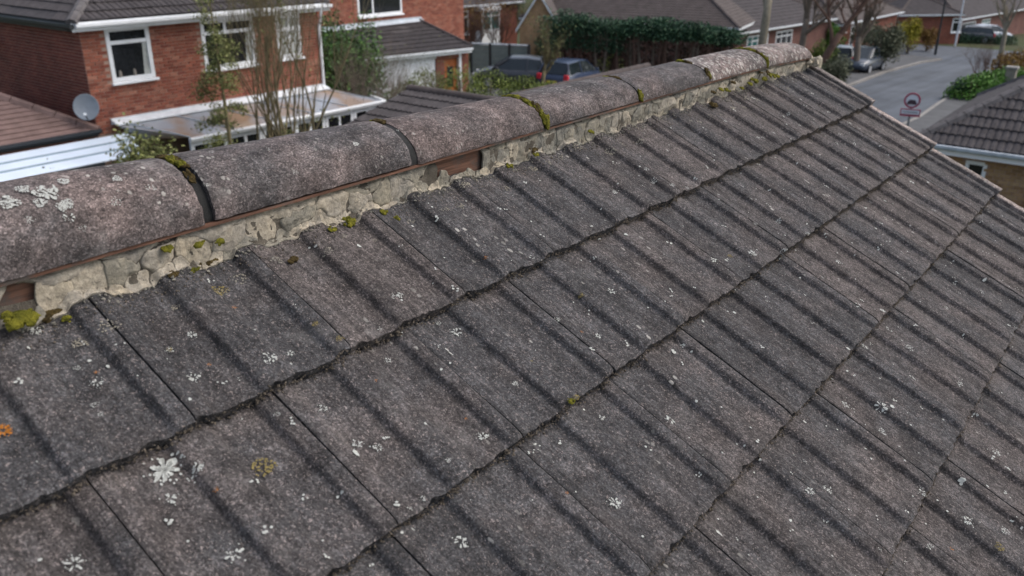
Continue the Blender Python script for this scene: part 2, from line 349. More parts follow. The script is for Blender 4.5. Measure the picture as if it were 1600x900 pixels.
def link(name, me, parent=None, world=False, stuff=False):
    o = bpy.data.objects.new(name, me); COL.objects.link(o)
    if parent is not None:
        o.parent = parent
        if world: o.matrix_parent_inverse = wm(parent).inverted()
    if stuff: o['kind'] = 'stuff'
    return o
def wm(o):
    m = Matrix.Translation(o.location) @ o.rotation_euler.to_matrix().to_4x4()
    if o.parent: m = wm(o.parent) @ o.matrix_parent_inverse @ m
    return m
def tag(o, label=None, cat=None, group=None, kind=None):
    if label: o['label'] = label
    if cat: o['category'] = cat
    if group: o['group'] = group
    if kind: o['kind'] = kind
    return o
def root(name, loc, rz, label, cat, group=None):
    o = bpy.data.objects.new(name, None); COL.objects.link(o); o.location = loc; o.rotation_euler = (0, 0, rz)
    o.empty_display_size = 0.3
    return tag(o, label, cat, group)
def lerp(a, b, t): return a + (b-a)*t
def interp(x, pts):
    if x <= pts[0][0]: return pts[0][1]
    for (a, b), (c, d) in zip(pts, pts[1:]):
        if x <= c: return lerp(b, d, (x-a)/(c-a))
    return pts[-1][1]
def N3(x, y, z=0.0): return noise.noise(Vector((x, y, z)))

# ================================================================== SETTING: ground, road, pavements
def sheet(name, poly, z, mat, n=1):
    """flat sheet following the ground, poly = xy corners"""
    mb = MB(); vs = [(x, y, gz(x, y)+z) for x, y in poly]; mb.add(vs, [tuple(range(len(poly)))])
    o = mb.build(name, mat); tag(o, kind='structure'); return o
def split28(poly):   # cut a polygon at x=28 where the ground starts to fall
    def clip(P, keep):
        out = []
        for i in range(len(P)):
            a, b = P[i], P[(i+1) % len(P)]; ia, ib = keep(a), keep(b)
            if ia: out.append(a)
            if ia != ib:
                t = (28-a[0])/(b[0]-a[0]); out.append((28.0, lerp(a[1], b[1], t)))
        return out
    return [q for q in (clip(poly, lambda p: p[0] <= 28), clip(poly, lambda p: p[0] >= 28)) if len(q) > 2]
def ground_obj(name, polys, z, mat, thick=0):
    mb = MB()
    for poly in polys:
        for q in split28(poly):
            n = len(q); top = [(x, y, gz(x)+z) for x, y in q]
            mb.add(top, [tuple(range(n))])
            if thick: mb.add(top+[(x, y, gz(x)+z-thick) for x, y in q], [(i, n+i, n+(i+1)%n, (i+1)%n) for i in range(n)])
    o = mb.build(name, mat); tag(o, kind='structure'); return o
ground_obj('ground', [[(-900, -900), (900, -900), (900, 900), (-900, 900)]], 0.0, M['ground'])
# road kerb lines measured from the photograph
kl = [G(*q) for q in ((1330, 135), (1385, 114), (1440, 99), (1472, 94))]
kr = [G(*q) for q in ((1432, 186), (1465, 163), (1502, 140), (1545, 112))]
yl, yr = 11.6, 7.0
KL = [(16, 12.2), (30, 12.2)] + [(p.x, p.y) for p in kl]
KR = [(16, 7.0), (26, 7.0)] + [(p.x, p.y) for p in kr]
xe = KL[-1][0]; xr = KR[-1][0]
road = KR + [(xr+4, KR[-1][1]-1.5), (xr+5, -30), (xr+16, -30), (xe+14, KL[-1][1]+2), (xe+9, 45), (xe+1, 45), (xe, KL[-1][1]+3)] + KL[::-1]
def tri_fan_safe(name, poly, z, mat):
    from mathutils.geometry import tessellate_polygon
    tris = tessellate_polygon([[Vector((x, y, 0)) for x, y in poly]])
    ground_obj(name, [[poly[i] for i in t] for t in tris], z, mat)
tri_fan_safe('road', road, 0.008, M['asphalt'])
def strip_path(name, pts, off0, off1, z, mat, thick):
    polys = []
    P = [Vector((x, y)) for x, y in pts]
    nr = []
    for i in range(len(P)):
        d = (P[min(i+1, len(P)-1)]-P[max(i-1, 0)]).normalized(); nr.append(Vector((-d.y, d.x)))
    for i in range(len(P)-1):
        a, b = P[i], P[i+1]
        polys.append([tuple(a+nr[i]*off0), tuple(b+nr[i+1]*off0), tuple(b+nr[i+1]*off1), tuple(a+nr[i]*off1)])
    return ground_obj(name, polys, z, mat, thick)
KLx = KL + [(xe+0.3, KL[-1][1]+3), (xe+1.3, 45)]
KRx = KR + [(xr+4, KR[-1][1]-1.5), (xr+5, -30)]
strip_path('kerb', KLx, 0.0, 0.16, 0.12, M['kerb'], 0.14)
strip_path('kerb', KRx, -0.16, 0.0, 0.12, M['kerb'], 0.14)
strip_path('pavement', KLx, 0.16, 2.1, 0.112, M['pave'], 0.14)
strip_path('pavement', KRx, -2.0, -0.16, 0.112, M['pave'], 0.14)
# driveway in front of the far left cars and the two cars by the fence
d1 = [G(*q) for q in ((1330, 128), (1400, 108), (1440, 92), (1385, 88), (1330, 98))]
ground_obj('driveway', [[(p.x, p.y) for p in d1]], 0.125, M['pave'])
ground_obj('driveway', [[(22, 18.5), (33, 18.5), (33, 31), (22, 26)]], 0.02, M['pave'])
ground_obj('driveway', [[(30, 5.6), (38.5, 4.6), (38.5, 2.8), (30, 2.8)]], 0.016, M['pave'])

# ================================================================== OUR HOUSE with the tiled roof
TH = 0.491405; cT, sT = cos(TH), sin(TH)
ZA = 6.47                       # where both roof planes would meet
GAUGE, COVER, T0 = 0.345, 0.343, 0.481
def RP(x, t, h=0.0):            # point on the near slope: t metres down from the apex, h above the tile edge plane
    return Vector((x, -t*cT - h*sT, ZA - t*sT + h*cT))
def roof_hit(px, py, h=0.0):
    n = Vector((0, -sT, cT)); p0 = RP(0, 0, h); d = ray(px, py); t = (p0-CAM).dot(n)/d.dot(n); q = CAM+d*t
    return q.x, (q-p0).dot(Vector((0, -cT, -sT)))
def profile(x):
    x = x % COVER; P = COVER/2
    y = (x + 0.044) % P          # 0 at the furrow in front of a roll
    def ss(a): a = max(0, min(1, a)); return a*a*(3-2*a)
    if y < 0.015: h = lerp(-0.0120, 0.0090, ss(y/0.015))
    elif y < 0.070: h = 0.0090 + 0.0026*sin(pi*(y-0.015)/0.055)
    elif y < 0.094: h = lerp(0.0090, -0.0080, ss((y-0.070)/0.024))
    else: h = lerp(-0.0080, -0.0120, (y-0.094)/(P-0.094))
    for c in (0.021, 0.066, 0.0705, 0.116): h -= 0.0016*max(0, 1-abs(y-c)/0.0018)      # fine moulded lines
    return 0.70*h
phases = [-0.159, 0.0, -0.010, -0.165, 0.0, -0.17, 0.0, -0.165, 0.0, -0.165]
NC = 10

house = root('house', (-3.5, 0, 0), 0, 'nearest house seen from above its weathered dark concrete tile roof with broken ridge mortar', 'house')
# walls, deck, back slope
mb = MB(); mb.box((-8.0, -3.0, 0), (-0.06, 3.0, 4.72))
mb.add([(-0.06, -3.0, 4.72), (-0.06, 3.0, 4.72), (-0.06, 0, 6.31), (-8, -3.0, 4.72), (-8, 3.0, 4.72), (-8, 0, 6.31)], [(0,1,2),(3,5,4),(0,2,5,3),(1,4,5,2)])
mb.build('wall', M['wall_red'], house, world=True)
mb = MB()
def dk(x, t, h, sgn): p = RP(x, t, h); return (p.x, p.y*sgn, p.z)
for sgn in (1, -1):
    a = [dk(-8.1, 0.0, -0.055, sgn), dk(-0.01, 0.0, -0.055, sgn), dk(-0.01, 3.62, -0.055, sgn), dk(-8.1, 3.62, -0.055, sgn)]
    b = [dk(-8.1, 0.0, -0.085, sgn), dk(-0.01, 0.0, -0.085, sgn), dk(-0.01, 3.62, -0.085, sgn), dk(-8.1, 3.62, -0.085, sgn)]
    mb.add(a+b, [(0,1,2,3),(7,6,5,4),(0,4,5,1),(1,5,6,2),(2,6,7,3),(3,7,4,0)])
for k in range(NC):             # far slope as overlapping courses
    e = T0 + GAUGE*k
    a = [dk(-8.1, e-0.40, -0.05, -1), dk(0, e-0.40, -0.05, -1), dk(0, e, 0, -1), dk(-8.1, e, 0, -1)]
    b = [dk(0, e, -0.018, -1), dk(-8.1, e, -0.018, -1)]
    mb.add(a+b, [(0,1,2,3),(3,2,4,5)])
roof = mb.build('roof', M['roof_dark'], house, world=True)
mb = MB(); p = RP(0, 3.68, -0.02)
mb.box((-8.1, p.y-0.11, p.z-0.12), (0.02, p.y, p.z-0.02)); mb.box((-8.1, -p.y, p.z-0.12), (0.02, -p.y+0.11, p.z-0.02))
mb.build('gutter', M['gutter'], house, world=True)

# --- tile meshes
def tile_mesh(seed, x0=0.0, x1=COVER, nx=96, ny=22):
    r = random.Random(seed); L = 0.40; off = seed*7.31
    mb = MB(); gap = 0.0012
    xs = [lerp(x0+gap, x1-gap, i/nx) for i in range(nx+1)]
    chip = [(r.uniform(x0, x1), r.uniform(0.006, 0.016), r.uniform(0.002, 0.006)) for _ in range(5)]
    rows = []
    for j in range(ny+1):
        yy = L*(j/ny)**1.25
        row = []
        for i, x in enumerate(xs):
            fy = 0.0
            if j < 3:
                fy = 0.0013*N3(x*60, off, 3.3) + 0.0018*N3(x*190, off, 8.1)
                for c, wd, dp in chip: fy += dp*math.exp(-((x-c)/wd)**2)
                fy *= (3-j)/3
            h = profile(x)*(0.62+0.38*min(1, yy/0.030)) - 0.027*yy/GAUGE + 0.0009*N3(x*22, yy*22, off) + 0.0008*N3(x*90, yy*90, off)
            if j == 0: h -= 0.0030
            e = min(x-x0, x1-x)
            if e < 0.004: h -= 0.0018*(1-e/0.004)
            row.append((x, yy+fy, h))
        rows.append(row)
    vs = sum(rows, []); W = nx+1; fs = []
    for j in range(ny):
        for i in range(nx): fs.append((j*W+i, j*W+i+1, (j+1)*W+i+1, (j+1)*W+i))
    mb.add(vs, fs)
    # front face, rough and broken, three rows down
    fr = [rows[0]]
    for q in (1, 2, 3):
        fr.append([(x, y + 0.0025*N3(x*120, q*5.1, off) + 0.0015*q*0.3, h - 0.0080*q + 0.0012*N3(x*140, q*3.3, off+2)) for x, y, h in rows[0]])
    mb.add(sum(fr, []), [((q+1)*W+i, (q+1)*W+i+1, q*W+i+1, q*W+i) for q in range(3) for i in range(nx)])
    for s_, i in ((0, 0), (1, nx)):      # side skirts
        col = [rows[j][i] for j in range(ny+1)]; n = len(col)
        vs = col + [(a, b, c-0.016) for a, b, c in col]
        f = [(j, j+1, n+j+1, n+j) if s_ else (j, n+j, n+j+1, j+1) for j in range(n-1)]
        mb.add(vs, f)
    me = mb.mesh('roof_tile', M['tile'], True)
    return me
full = [tile_mesh(s_) for s_ in range(9)]
half_r = [tile_mesh(20+s_, 0.0, 0.159, 44) for s_ in range(3)]
def put_tile(me, x, k, dh=0.0):
    o = link('roof_tile', me, roof); p = RP(x, T0+GAUGE*k, dh)
    o.matrix_parent_inverse = wm(roof).inverted()
    o.location = p; o.rotation_euler = (TH + rnd.uniform(-0.003, 0.003), rnd.uniform(-0.003, 0.003), rnd.uniform(-0.0025, 0.0025))
    return o
for k in range(NC):
    ph = phases[k]; x = ph; n = 0
    if ph < -0.02: put_tile(rnd.choice(half_r), ph, k)
    lim = -5.3
    while x > lim:
        x -= COVER; put_tile(full[rnd.randrange(9)] if n else full[n], x, k, rnd.uniform(-0.0012, 0.0014)); n += 1
# --- verge strips, one per course
def surf_h(x, t):
    k = math.ceil((t-T0)/GAUGE - 1e-6); k = max(0, k); yy = T0+GAUGE*k - t
    return profile(x - phases[min(k, NC-1)]) - 0.027*yy/GAUGE
for k in range(NC):
    mb = MB(); e = T0+GAUGE*k; n = 14; vs = []
    for j in range(n+1):
        t = lerp(e+0.008, e-GAUGE+0.006, j/n); dh = -0.027*(e-t)/GAUGE + 0.017
        wob = 0.0016*N3(t*40, 1.7, k); wx = 0.0022*N3(t*30, 4.2, k)
        for dx, hh in ((0.010, -0.028), (0.010, 0.0), (0.014, 0.004), (0.046, 0.005), (0.052, 0.0), (0.052, -0.060)):
            vs.append(RP(dx+wx, t, dh+hh+wob))
    fs = [(j*6+i, j*6+i+1, (j+1)*6+i+1, (j+1)*6+i) for j in range(n) for i in range(5)] + [(5,4,3,2,1,0)]
    mb.add(vs, fs); mb.build('verge_strip', M['verge'], roof, world=True)
    mb = MB()                          # dark bedding between the tiles and the verge
    mb.prism([(-0.012, -0.045), (0.011, -0.045), (0.011, -0.012), (-0.012, -0.008)], RP(0, e+0.002, -0.01), RP(0, e-GAUGE+0.004, -0.02), Vector((1, 0, 0)), Vector((0, -sT, cT)))
    mb.build('verge_bedding', M['debris'], roof, world=True)

# --- grit lodged under the tile edges
mb = MB(); r = random.Random(11)
def lump(mb, c, s, r, sq=0.7):
    c = Vector(c); q = Matrix.Rotation(r.uniform(0, 6.28), 3, Vector((r.random(), r.random(), r.random()+0.1)).normalized())
    vs = [c + q @ Vector(v)*s*r.uniform(0.6, 1.2) for v in ((1,0,0),(-1,0,0),(0,1,0),(0,-1,0),(0,0,sq),(0,0,-sq))]
    mb.add(vs, [(0,2,4),(2,1,4),(1,3,4),(3,0,4),(2,0,5),(1,2,5),(3,1,5),(0,3,5)])
for k in range(7):
    e = T0+GAUGE*k; x = -4.9
    while x < -0.01:
        dens = 0.5+0.5*N3(x*9, k*3.3)
        if r.random() < 0.42+0.5*dens:
            s_ = r.uniform(0.0012, 0.0036)*(1.6 if r.random() < 0.10 else 1)
            tt = e + abs(r.gauss(0.0, 0.0045)) - 0.0015
            hb = surf_h(x, e+0.01); up_ = max(0.0, 1-(tt-e)/0.014)
            lump(mb, RP(x, tt, hb + r.uniform(0.0, 0.021)*up_), s_, r)
        x += r.uniform(0.0008, 0.0026)
for k in range(6):
    e = T0+GAUGE*k; per = COVER/2; x = phases[k] - 0.044
    while x > -4.8:
        if r.random() < 0.75:
            for _ in range(r.randrange(6, 26)):
                xx = x + r.gauss(0.004, 0.011); tt = e + abs(r.gauss(0.002, 0.007)); s_ = r.uniform(0.0014, 0.0046)
                lump(mb, RP(xx, tt, surf_h(xx, tt+0.001)+s_*0.5), s_, r)
        x -= per
for _ in range(900):                # loose crumbs below the ridge mortar
    x = r.uniform(-4.7, -0.1); t = 0.165+abs(r.gauss(0, 0.022)); s_ = r.uniform(0.001, 0.0035)
    lump(mb, RP(x, t, surf_h(x, t)+s_*0.3), s_, r)
mb.build('edge_grit', M['debris'], roof, world=True, stuff=True)

# --- ridge tiles
Z0P = [(-5.2, 6.462), (-3.4, 6.460), (-0.9, 6.458), (-0.45, 6.452), (0.03, 6.434)]
BP = [(-5.2, 0.150), (-4.2, 0.140), (-3.55, 0.127), (-3.2, 0.107), (-2.6, 0.088), (-2.05, 0.077), (-1.4, 0.067), (-0.9, 0.064), (-0.3, 0.066), (0.03, 0.060)]
A_R = 0.125
joints = [-5.05, -4.49, -3.905, -3.325, -2.742, -2.19, -1.635, -1.095, -0.535, 0.02]
gaps = {3: 0.026, 4: 0.024, 5: 0.013, 6: 0.013, 7: 0.010, 8: 0.009}
def ridge_pt(x, a, off=0.0, lift=0.0):
    z0 = interp(x, Z0P)+lift; b = interp(x, BP)
    return Vector((x, -(A_R+off)*cos(a), z0 + (b+off)*max(sin(a), -0.2)))
for i in range(len(joints)-1):
    xa, xb = joints[i] + gaps.get(i, 0.01)/2, joints[i+1] - gaps.get(i+1, 0.01)/2
    nx, na = 60, 48; mb = MB(); th = 0.016; rows = []
    lift0 = {3: 0.003, 4: 0.0, 5: 0.002, 6: -0.001}.get(i, 0.0)
    for j in range(nx+1):
        x = lerp(xa, xb, j/nx); row = []
        for q in range(na+1):
            a = pi*q/na
            e = min(j, nx-j)
            d = 0.0012*N3(x*16, a*3, i) + 0.0008*N3(x*60, a*9, i*3)
            xx = x + (0.0035*N3(a*7, i*5.5, 0.3 if j < nx/2 else 9.3) if e < 3 else 0)
            if e == 0: d -= 0.003
            p = ridge_pt(x, a, d, lift0); p.x = xx
            if q == 0 or q == na: p.z += 0.002*N3(x*40, i, q)
            row.append(p)
        rows.append(row)
    W = na+1
    mb.add(sum(rows, []), [(j*W+q, (j+1)*W+q, (j+1)*W+q+1, j*W+q+1) for j in range(nx) for q in range(na)])
    inner = [[ridge_pt(lerp(xa, xb, j/nx), pi*q/na, -th, lift0) for q in range(na+1)] for j in range(nx+1)]
    mb.add(sum(inner, []), [(j*W+q, j*W+q+1, (j+1)*W+q+1, (j+1)*W+q) for j in range(nx) for q in range(na)])
    for j, fl in ((0, 0), (nx, 1)):
        vs = rows[j]+inner[j]; mb.add(vs, [((q, q+1, W+q+1, W+q) if not fl else (q, W+q, W+q+1, q+1)) for q in range(na)])
    for q in (0, na):
        vs = [rows[j][q] for j in range(nx+1)]+[inner[j][q] for j in range(nx+1)]; n = nx+1
        mb.add(vs, [((j, n+j, n+j+1, j+1) if q else (j, j+1, n+j+1, n+j)) for j in range(nx)])
    o = mb.build('ridge_tile', M['ridge'] if i < 7 else M['ridge_lichen'], roof, True, world=True)
    if i >= 7: o['label'] = 'ridge tile heavily crusted with pale lichen'
    # black strips inside the joints: the raised one a seal, others painting gap shade
    if i > 0:
        mb = MB(); xj = joints[i]; n = 30; vs = []
        for dx in (-0.022, 0.022):
            for q in range(n+1): vs.append(ridge_pt(xj+dx, pi*q/n, -0.011 if i != 4 else -0.005))
        mb.add(vs, [(q, n+1+q, n+2+q, q+1) for q in range(n)]); mb.build('joint_strip', M['black'], roof, world=True)
# --- boards under the ridge
mb = MB()
xs = [-5.0+0.1*i for i in range(51)]
for a, b in zip(xs, xs[1:]):
    za, zb = interp(a, Z0P)-0.0015, interp(b, Z0P)-0.0015; w1 = 0.0015*N3(a*8, 1.1); w2 = 0.0015*N3(b*8, 1.1)
    y0, y1 = -0.1215, -0.07; h = 0.0068
    mb.add([(a, y0+w1, za-h), (a, y1, za-h), (a, y1, za), (a, y0+w1, za), (b, y0+w2, zb-h), (b, y1, zb-h), (b, y1, zb), (b, y0+w2, zb)], [(0,3,2,1),(4,5,6,7),(0,4,7,3),(3,7,6,2),(0,1,5,4)])
mb.build('ridge_batten', M['wood'], roof, world=True)
mb = MB(); mb.box((-5.0, -0.098, 6.36), (-0.03, -0.078, 6.446)); mb.build('ridge_board', M['wood'], roof, world=True)

# --- broken mortar bed
def band(x, v, d=0.0):            # v: 0 under the ridge edge .. 1 foot on the tiles, d outwards
    a = Vector((0.100, 0.027)); b = Vector((0.130, 0.012)); c = Vector((interp(x, [(-3.2, 0.156), (-2.6, 0.149), (-1.6, 0.143)])-0.006*max(0, min(1, (profile(x-phases[0])+0.006)/0.012))+0.010*N3(x*19, 0.4)+0.004*N3(x*60, 2.4), 0.0))
    if v < 0.55: p = a.lerp(b, v/0.55); nrm = Vector((0.45, 0.9))
    else: p = b.lerp(c, (v-0.55)/0.45); nrm = Vector((0.15, 1.0))
    t, h = p
    if v > 0.3: h = lerp(h, surf_h(x, t)+0.001, min(1, (v-0.3)/0.5))
    nrm = nrm.normalized(); q = RP(x, t+nrm.x*d, h+nrm.y*d); q.z += interp(x, Z0P)-6.458
    return q
holes = [(-3.745, -3.655, 0.5), (-2.66, -2.475, 0.62), (-2.215, -2.155, 0.4), (-3.02, -2.985, 0.3), (-0.28, -0.24, 0.4)]
mb = MB(); n = 460; m_ = 6; vs = []
for i in range(n+1):
    x = lerp(-5.0, -0.04, i/n)
    for j in range(m_+1):
        v = j/m_; hole = any(a < x < b and v < vv for a, b, vv in holes)
        p = band(x, v*(0.95+0.10*N3(x*11, 2.2)), -0.0015 + 0.003*N3(x*50, v*5) + 0.0015*N3(x*150, v*14)); vs.append(p)
mb.add(vs, [(i*(m_+1)+j, (i+1)*(m_+1)+j, (i+1)*(m_+1)+j+1, i*(m_+1)+j+1) for i in range(n) for j in range(m_) if not any(a < lerp(-5.0, -0.04, i/n) < b and (j+0.5)/m_ < vv for a, b, vv in holes)])
mb.build('mortar_bed', M['mortar_bed'], roof, True, world=True)
r = random.Random(5)
BW = 0.062; KX = 0.42
seeds = []
for v0, v1, wa, wb, wc in ((0.12, 0.30, 0.07, 0.15, 0.24), (0.46, 0.60, 0.035, 0.07, 0.13), (0.76, 0.92, 0.03, 0.05, 0.10)):
    x = -4.85
    while x < -0.06:
        f_ = 1.0 if x < -2.6 else 0.75
        wd = f_*(r.uniform(wa, wb) if r.random() < 0.5 else r.uniform(wb, wc))
        seeds.append(((x+wd/2)*KX, BW*r.uniform(v0, v1))); x += wd
def warp(X, Y):
    return X + 0.0080*N3(X*34, Y*34, 7.7) + 0.0030*N3(X*110, Y*110, 1.7), Y + 0.0070*N3(X*38, Y*38, 3.1) + 0.0030*N3(X*110, Y*110, 5.9)
def cell(i):
    cx, cy = seeds[i]; poly = [(cx-0.1, 0.0), (cx+0.1, 0.0), (cx+0.1, BW), (cx-0.1, BW)]
    for j, (sx, sy) in enumerate(seeds):
        if j == i or abs(sx-cx) > 0.4: continue
        mx, my = (cx+sx)/2, (cy+sy)/2; nx_, ny_ = sx-cx, sy-cy; out = []
        for a in range(len(poly)):
            p, q = poly[a], poly[(a+1) % len(poly)]
            dp = (p[0]-mx)*nx_+(p[1]-my)*ny_; dq = (q[0]-mx)*nx_+(q[1]-my)*ny_
            if dp <= 0: out.append(p)
            if (dp < 0) != (dq < 0) and dp != dq:
                t = dp/(dp-dq); out.append((lerp(p[0], q[0], t), lerp(p[1], q[1], t)))
        poly = out
        if len(poly) < 3: return None
    return [(a/KX, b) for a, b in poly]
cnt = 0
for i in range(len(seeds)):
    poly = cell(i)
    if not poly: continue
    cx = sum(p[0] for p in poly)/len(poly); cy = sum(p[1] for p in poly)/len(poly)
    if any(a < cx < b and cy/BW < vv for a, b, vv in holes): continue
    if r.random() < 0.0: continue
    # resample, round and roughen the outline
    per = []; L = [math.dist(poly[a], poly[(a+1) % len(poly)]) for a in range(len(poly))]; T = sum(L); NP = 36
    for q in range(NP):
        s_ = T*q/NP; a = 0
        while s_ > L[a] and a < len(L)-1: s_ -= L[a]; a += 1
        p, p2 = poly[a], poly[(a+1) % len(poly)]; t = s_/L[a] if L[a] else 0
        per.append([lerp(p[0], p2[0], t), lerp(p[1], p2[1], t)])
    for _ in range(1): per = [[(per[q-1][d]+4*per[q][d]+per[(q+1) % NP][d])/6 for d in (0, 1)] for q in range(NP)]
    mb = MB(); vs = []; rad = 0.03
    top = r.uniform(0.0004, 0.0018) if r.random() < 0.72 else r.uniform(0.003, 0.006); tiltx = r.uniform(-0.08, 0.08); tight = r.choice((0.97, 1.02, 1.04, 1.05, 1.05)); rings = [(0.0, 1.0), (0.2, 1.0), (0.4, 1.0), (0.58, 1.0), (0.74, 0.98), (0.87, 0.92), (0.95, 0.75), (0.99, 0.25), (1.0, -0.8)]
    for rr, hh in rings:
        for px_, py_ in (per if rr > 0 else per[:1]):
            wv = 1 + 0.09*N3(px_*60, py_*60, 0.5) + 0.05*N3(px_*170, py_*170, 2.5) if rr > 0.4 else 1
            sc = rr*wv*tight; X = cx+(px_-cx)*sc; Y = cy+(py_-cy)*sc
            X, Y = warp(X, Y)
            d = top*hh + tiltx*(X-cx)*0.5 + 0.0036*N3(X*85, Y*85, 1.3) + 0.0052*N3(X*32, Y*32, 0.3) + 0.0020*N3(X*230, Y*230, 4.1)
            vs.append(band(X, max(-0.05, min(1.15, Y/BW*(1+0.10*N3(X*9, 4.4)))), d if hh > 0 else -0.0045))
    NPr = NP; fs = [(0, 1+q, 1+(q+1) % NPr) for q in range(NPr)]
    for k_ in range(len(rings)-2):
        o_ = 1+k_*NPr
        for q in range(NPr): fs.append((o_+q, o_+NPr+q, o_+NPr+(q+1) % NPr, o_+(q+1) % NPr))
    mb.add(vs, fs); mb.build('mortar_piece', M['mortar'] if r.random() < (0.72 if cx < -2.9 else 0.35) else M['mortar_grey'], roof, True, world=True); cnt += 1
mb = MB(); rc = random.Random(91)
for _ in range(700):                 # loose mortar crumbs at the foot of the bed
    x = rc.uniform(-4.7, -0.1); t = 0.148+abs(rc.gauss(0, 0.010)); s_ = rc.uniform(0.0015, 0.0055)
    lump(mb, RP(x, t, surf_h(x, t)+s_*0.4), s_, rc)
mb.build('mortar_crumbs', M['mortar_grey'], roof, world=True, stuff=True)
# a pale chip of mortar at the far end of the ridge
mb = MB(); r2 = random.Random(3)
for k in range(9): lump(mb, (0.0+r2.uniform(-0.05, 0.03), -0.13+r2.uniform(-0.03, 0.02), 6.425+r2.uniform(-0.03, 0.015)), r2.uniform(0.012, 0.024), r2, 0.9)
mb.build('mortar_piece', M['mortar'], roof, world=True)

# --- moss
def ico_pts():
    import bmesh
    bm = bmesh.new(); bmesh.ops.create_icosphere(bm, subdivisions=3, radius=1.0)
    v = [tuple(q.co) for q in bm.verts]; f = [tuple(q.index for q in p.verts) for p in bm.faces]; bm.free(); return v, f
IV, IF = ico_pts()
def ico2():
    import bmesh
    bm = bmesh.new(); bmesh.ops.create_icosphere(bm, subdivisions=2, radius=1.0)
    v = [tuple(q.co) for q in bm.verts]; f = [tuple(q.index for q in p.verts) for p in bm.faces]; bm.free(); return v, f
JV, JF = ico2()
def moss(p, n_, sx, sy, sz, mat, seed, label=None):
    p = Vector(p); n_ = Vector(n_).normalized(); u = Vector((1, 0, 0)); u = (u-n_*u.dot(n_)).normalized(); w_ = n_.cross(u); mb = MB(); rm = random.Random(seed*7.7)
    for k in range(rm.randrange(9, 16)):
        a = rm.uniform(0, 6.28); q = rm.random()**0.6*1.25; c = p+u*(cos(a)*q*sx)+w_*(sin(a)*q*sy); s_ = rm.uniform(0.40, 0.85)*(1.15-0.5*q); vs = []
        for a_, b_, c_ in JV:
            kk = 1+0.45*N3(a_*3+seed+k, b_*3, c_*3)+0.45*N3(a_*9, b_*9+seed, c_*9+k); vs.append(c+u*(a_*sx*s_*kk)+w_*(b_*sy*s_*kk)+n_*(c_*sz*(0.3+0.8*s_)*kk))
        mb.add(vs, JF)
    o = mb.build('moss_clump', mat, roof, False, world=True)
    if label: o['label'] = label
    return o
RN = (0, -sT, cT)
for q, (px, py, s_, ty) in enumerate([(30, 497, .017, 'g'), (72, 488, .014, 'b'), (48, 492, .008, 'g'), (106, 497, .006, 'g'), (323, 405, .013, 'b'), (345, 377, .008, 'g'), (305, 420, .006, 'g'), (310, 380, .009, 'g'),
        (262, 388, .008, 'g'), (545, 345, .012, 'g'), (520, 357, .007, 'g'), (458, 405, .008, 'b'), (270, 428, .008, 'b'), (600, 330, .007, 'g'), (622, 340, .006, 'g'), (797, 258, .008, 'g'), (835, 233, .010, 'b'), (838, 240, .007, 'g'), (925, 205, .008, 'g'),
        (893, 234, .008, 'g'), (968, 165, .008, 'b'), (1058, 122, .008, 'g'), (1115, 143, .008, 'b'), (1127, 139, .009, 'g'), (1137, 140, .010, 'g'), (1160, 137, .008, 'g'), (1146, 128, .009, 'b'), (1172, 130, .010, 'g'), (1180, 125, .014, 'g'), (1194, 122, .013, 'g'),
        (1206, 117, .014, 'g'), (1200, 112, .010, 'b'), (1215, 118, .010, 'g'), (1224, 121, .010, 'g'), (1190, 113, .008, 'b'), (932, 265, .008, 'b'), (960, 236, .007, 'b'), (1115, 163, .014, 'b'), (980, 340, .006, 'g'), (893, 625, .006, 'g'), (545, 548, .005, 'g')]):
    x, t = roof_hit(px, py, 0.004); hh = surf_h(x, t) if t > 0.16 else interp(t, [(0.09, 0.03), (0.16, 0.0)])
    x, t = roof_hit(px, py, hh+0.004)
    moss(RP(x, t, hh+0.002), RN, s_*1.25, s_, s_*0.5, M['moss_'+ty], q*1.7)
# moss along the ridge joints
for i, lst in ((3, [(95, 'b'), (85, 'b'), (78, 'g'), (70, 'b'), (52, 'b')]), (4, [(97, 'g'), (90, 'b')]), (5, [(100, 'g'), (92, 'g'), (84, 'g'), (70, 'b'), (58, 'g'), (44, 'b'), (36, 'g'), (24, 'g'), (12, 'g')]), (6, [(97, 'g'), (90, 'b'), (80, 'b'), (14, 'g')]),
               (7, [(100, 'g'), (92, 'g'), (80, 'b'), (20, 'g'), (28, 'b')]), (8, [(102, 'g'), (93, 'g'), (82, 'g'), (72, 'g'), (60, 'g'), (48, 'b'), (38, 'g'), (26, 'g'), (14, 'g')])):
    for a, ty in lst:
        a = radians(a); xj = joints[i] + rnd.uniform(-0.006, 0.006); p = ridge_pt(xj, a, 0.0); nrm = (0, -cos(a), sin(a))
        s_ = rnd.uniform(0.010, 0.017)
        moss(p, nrm, s_*0.7, s_*1.25, s_*0.45, M['moss_'+ty], i*3.1+a)

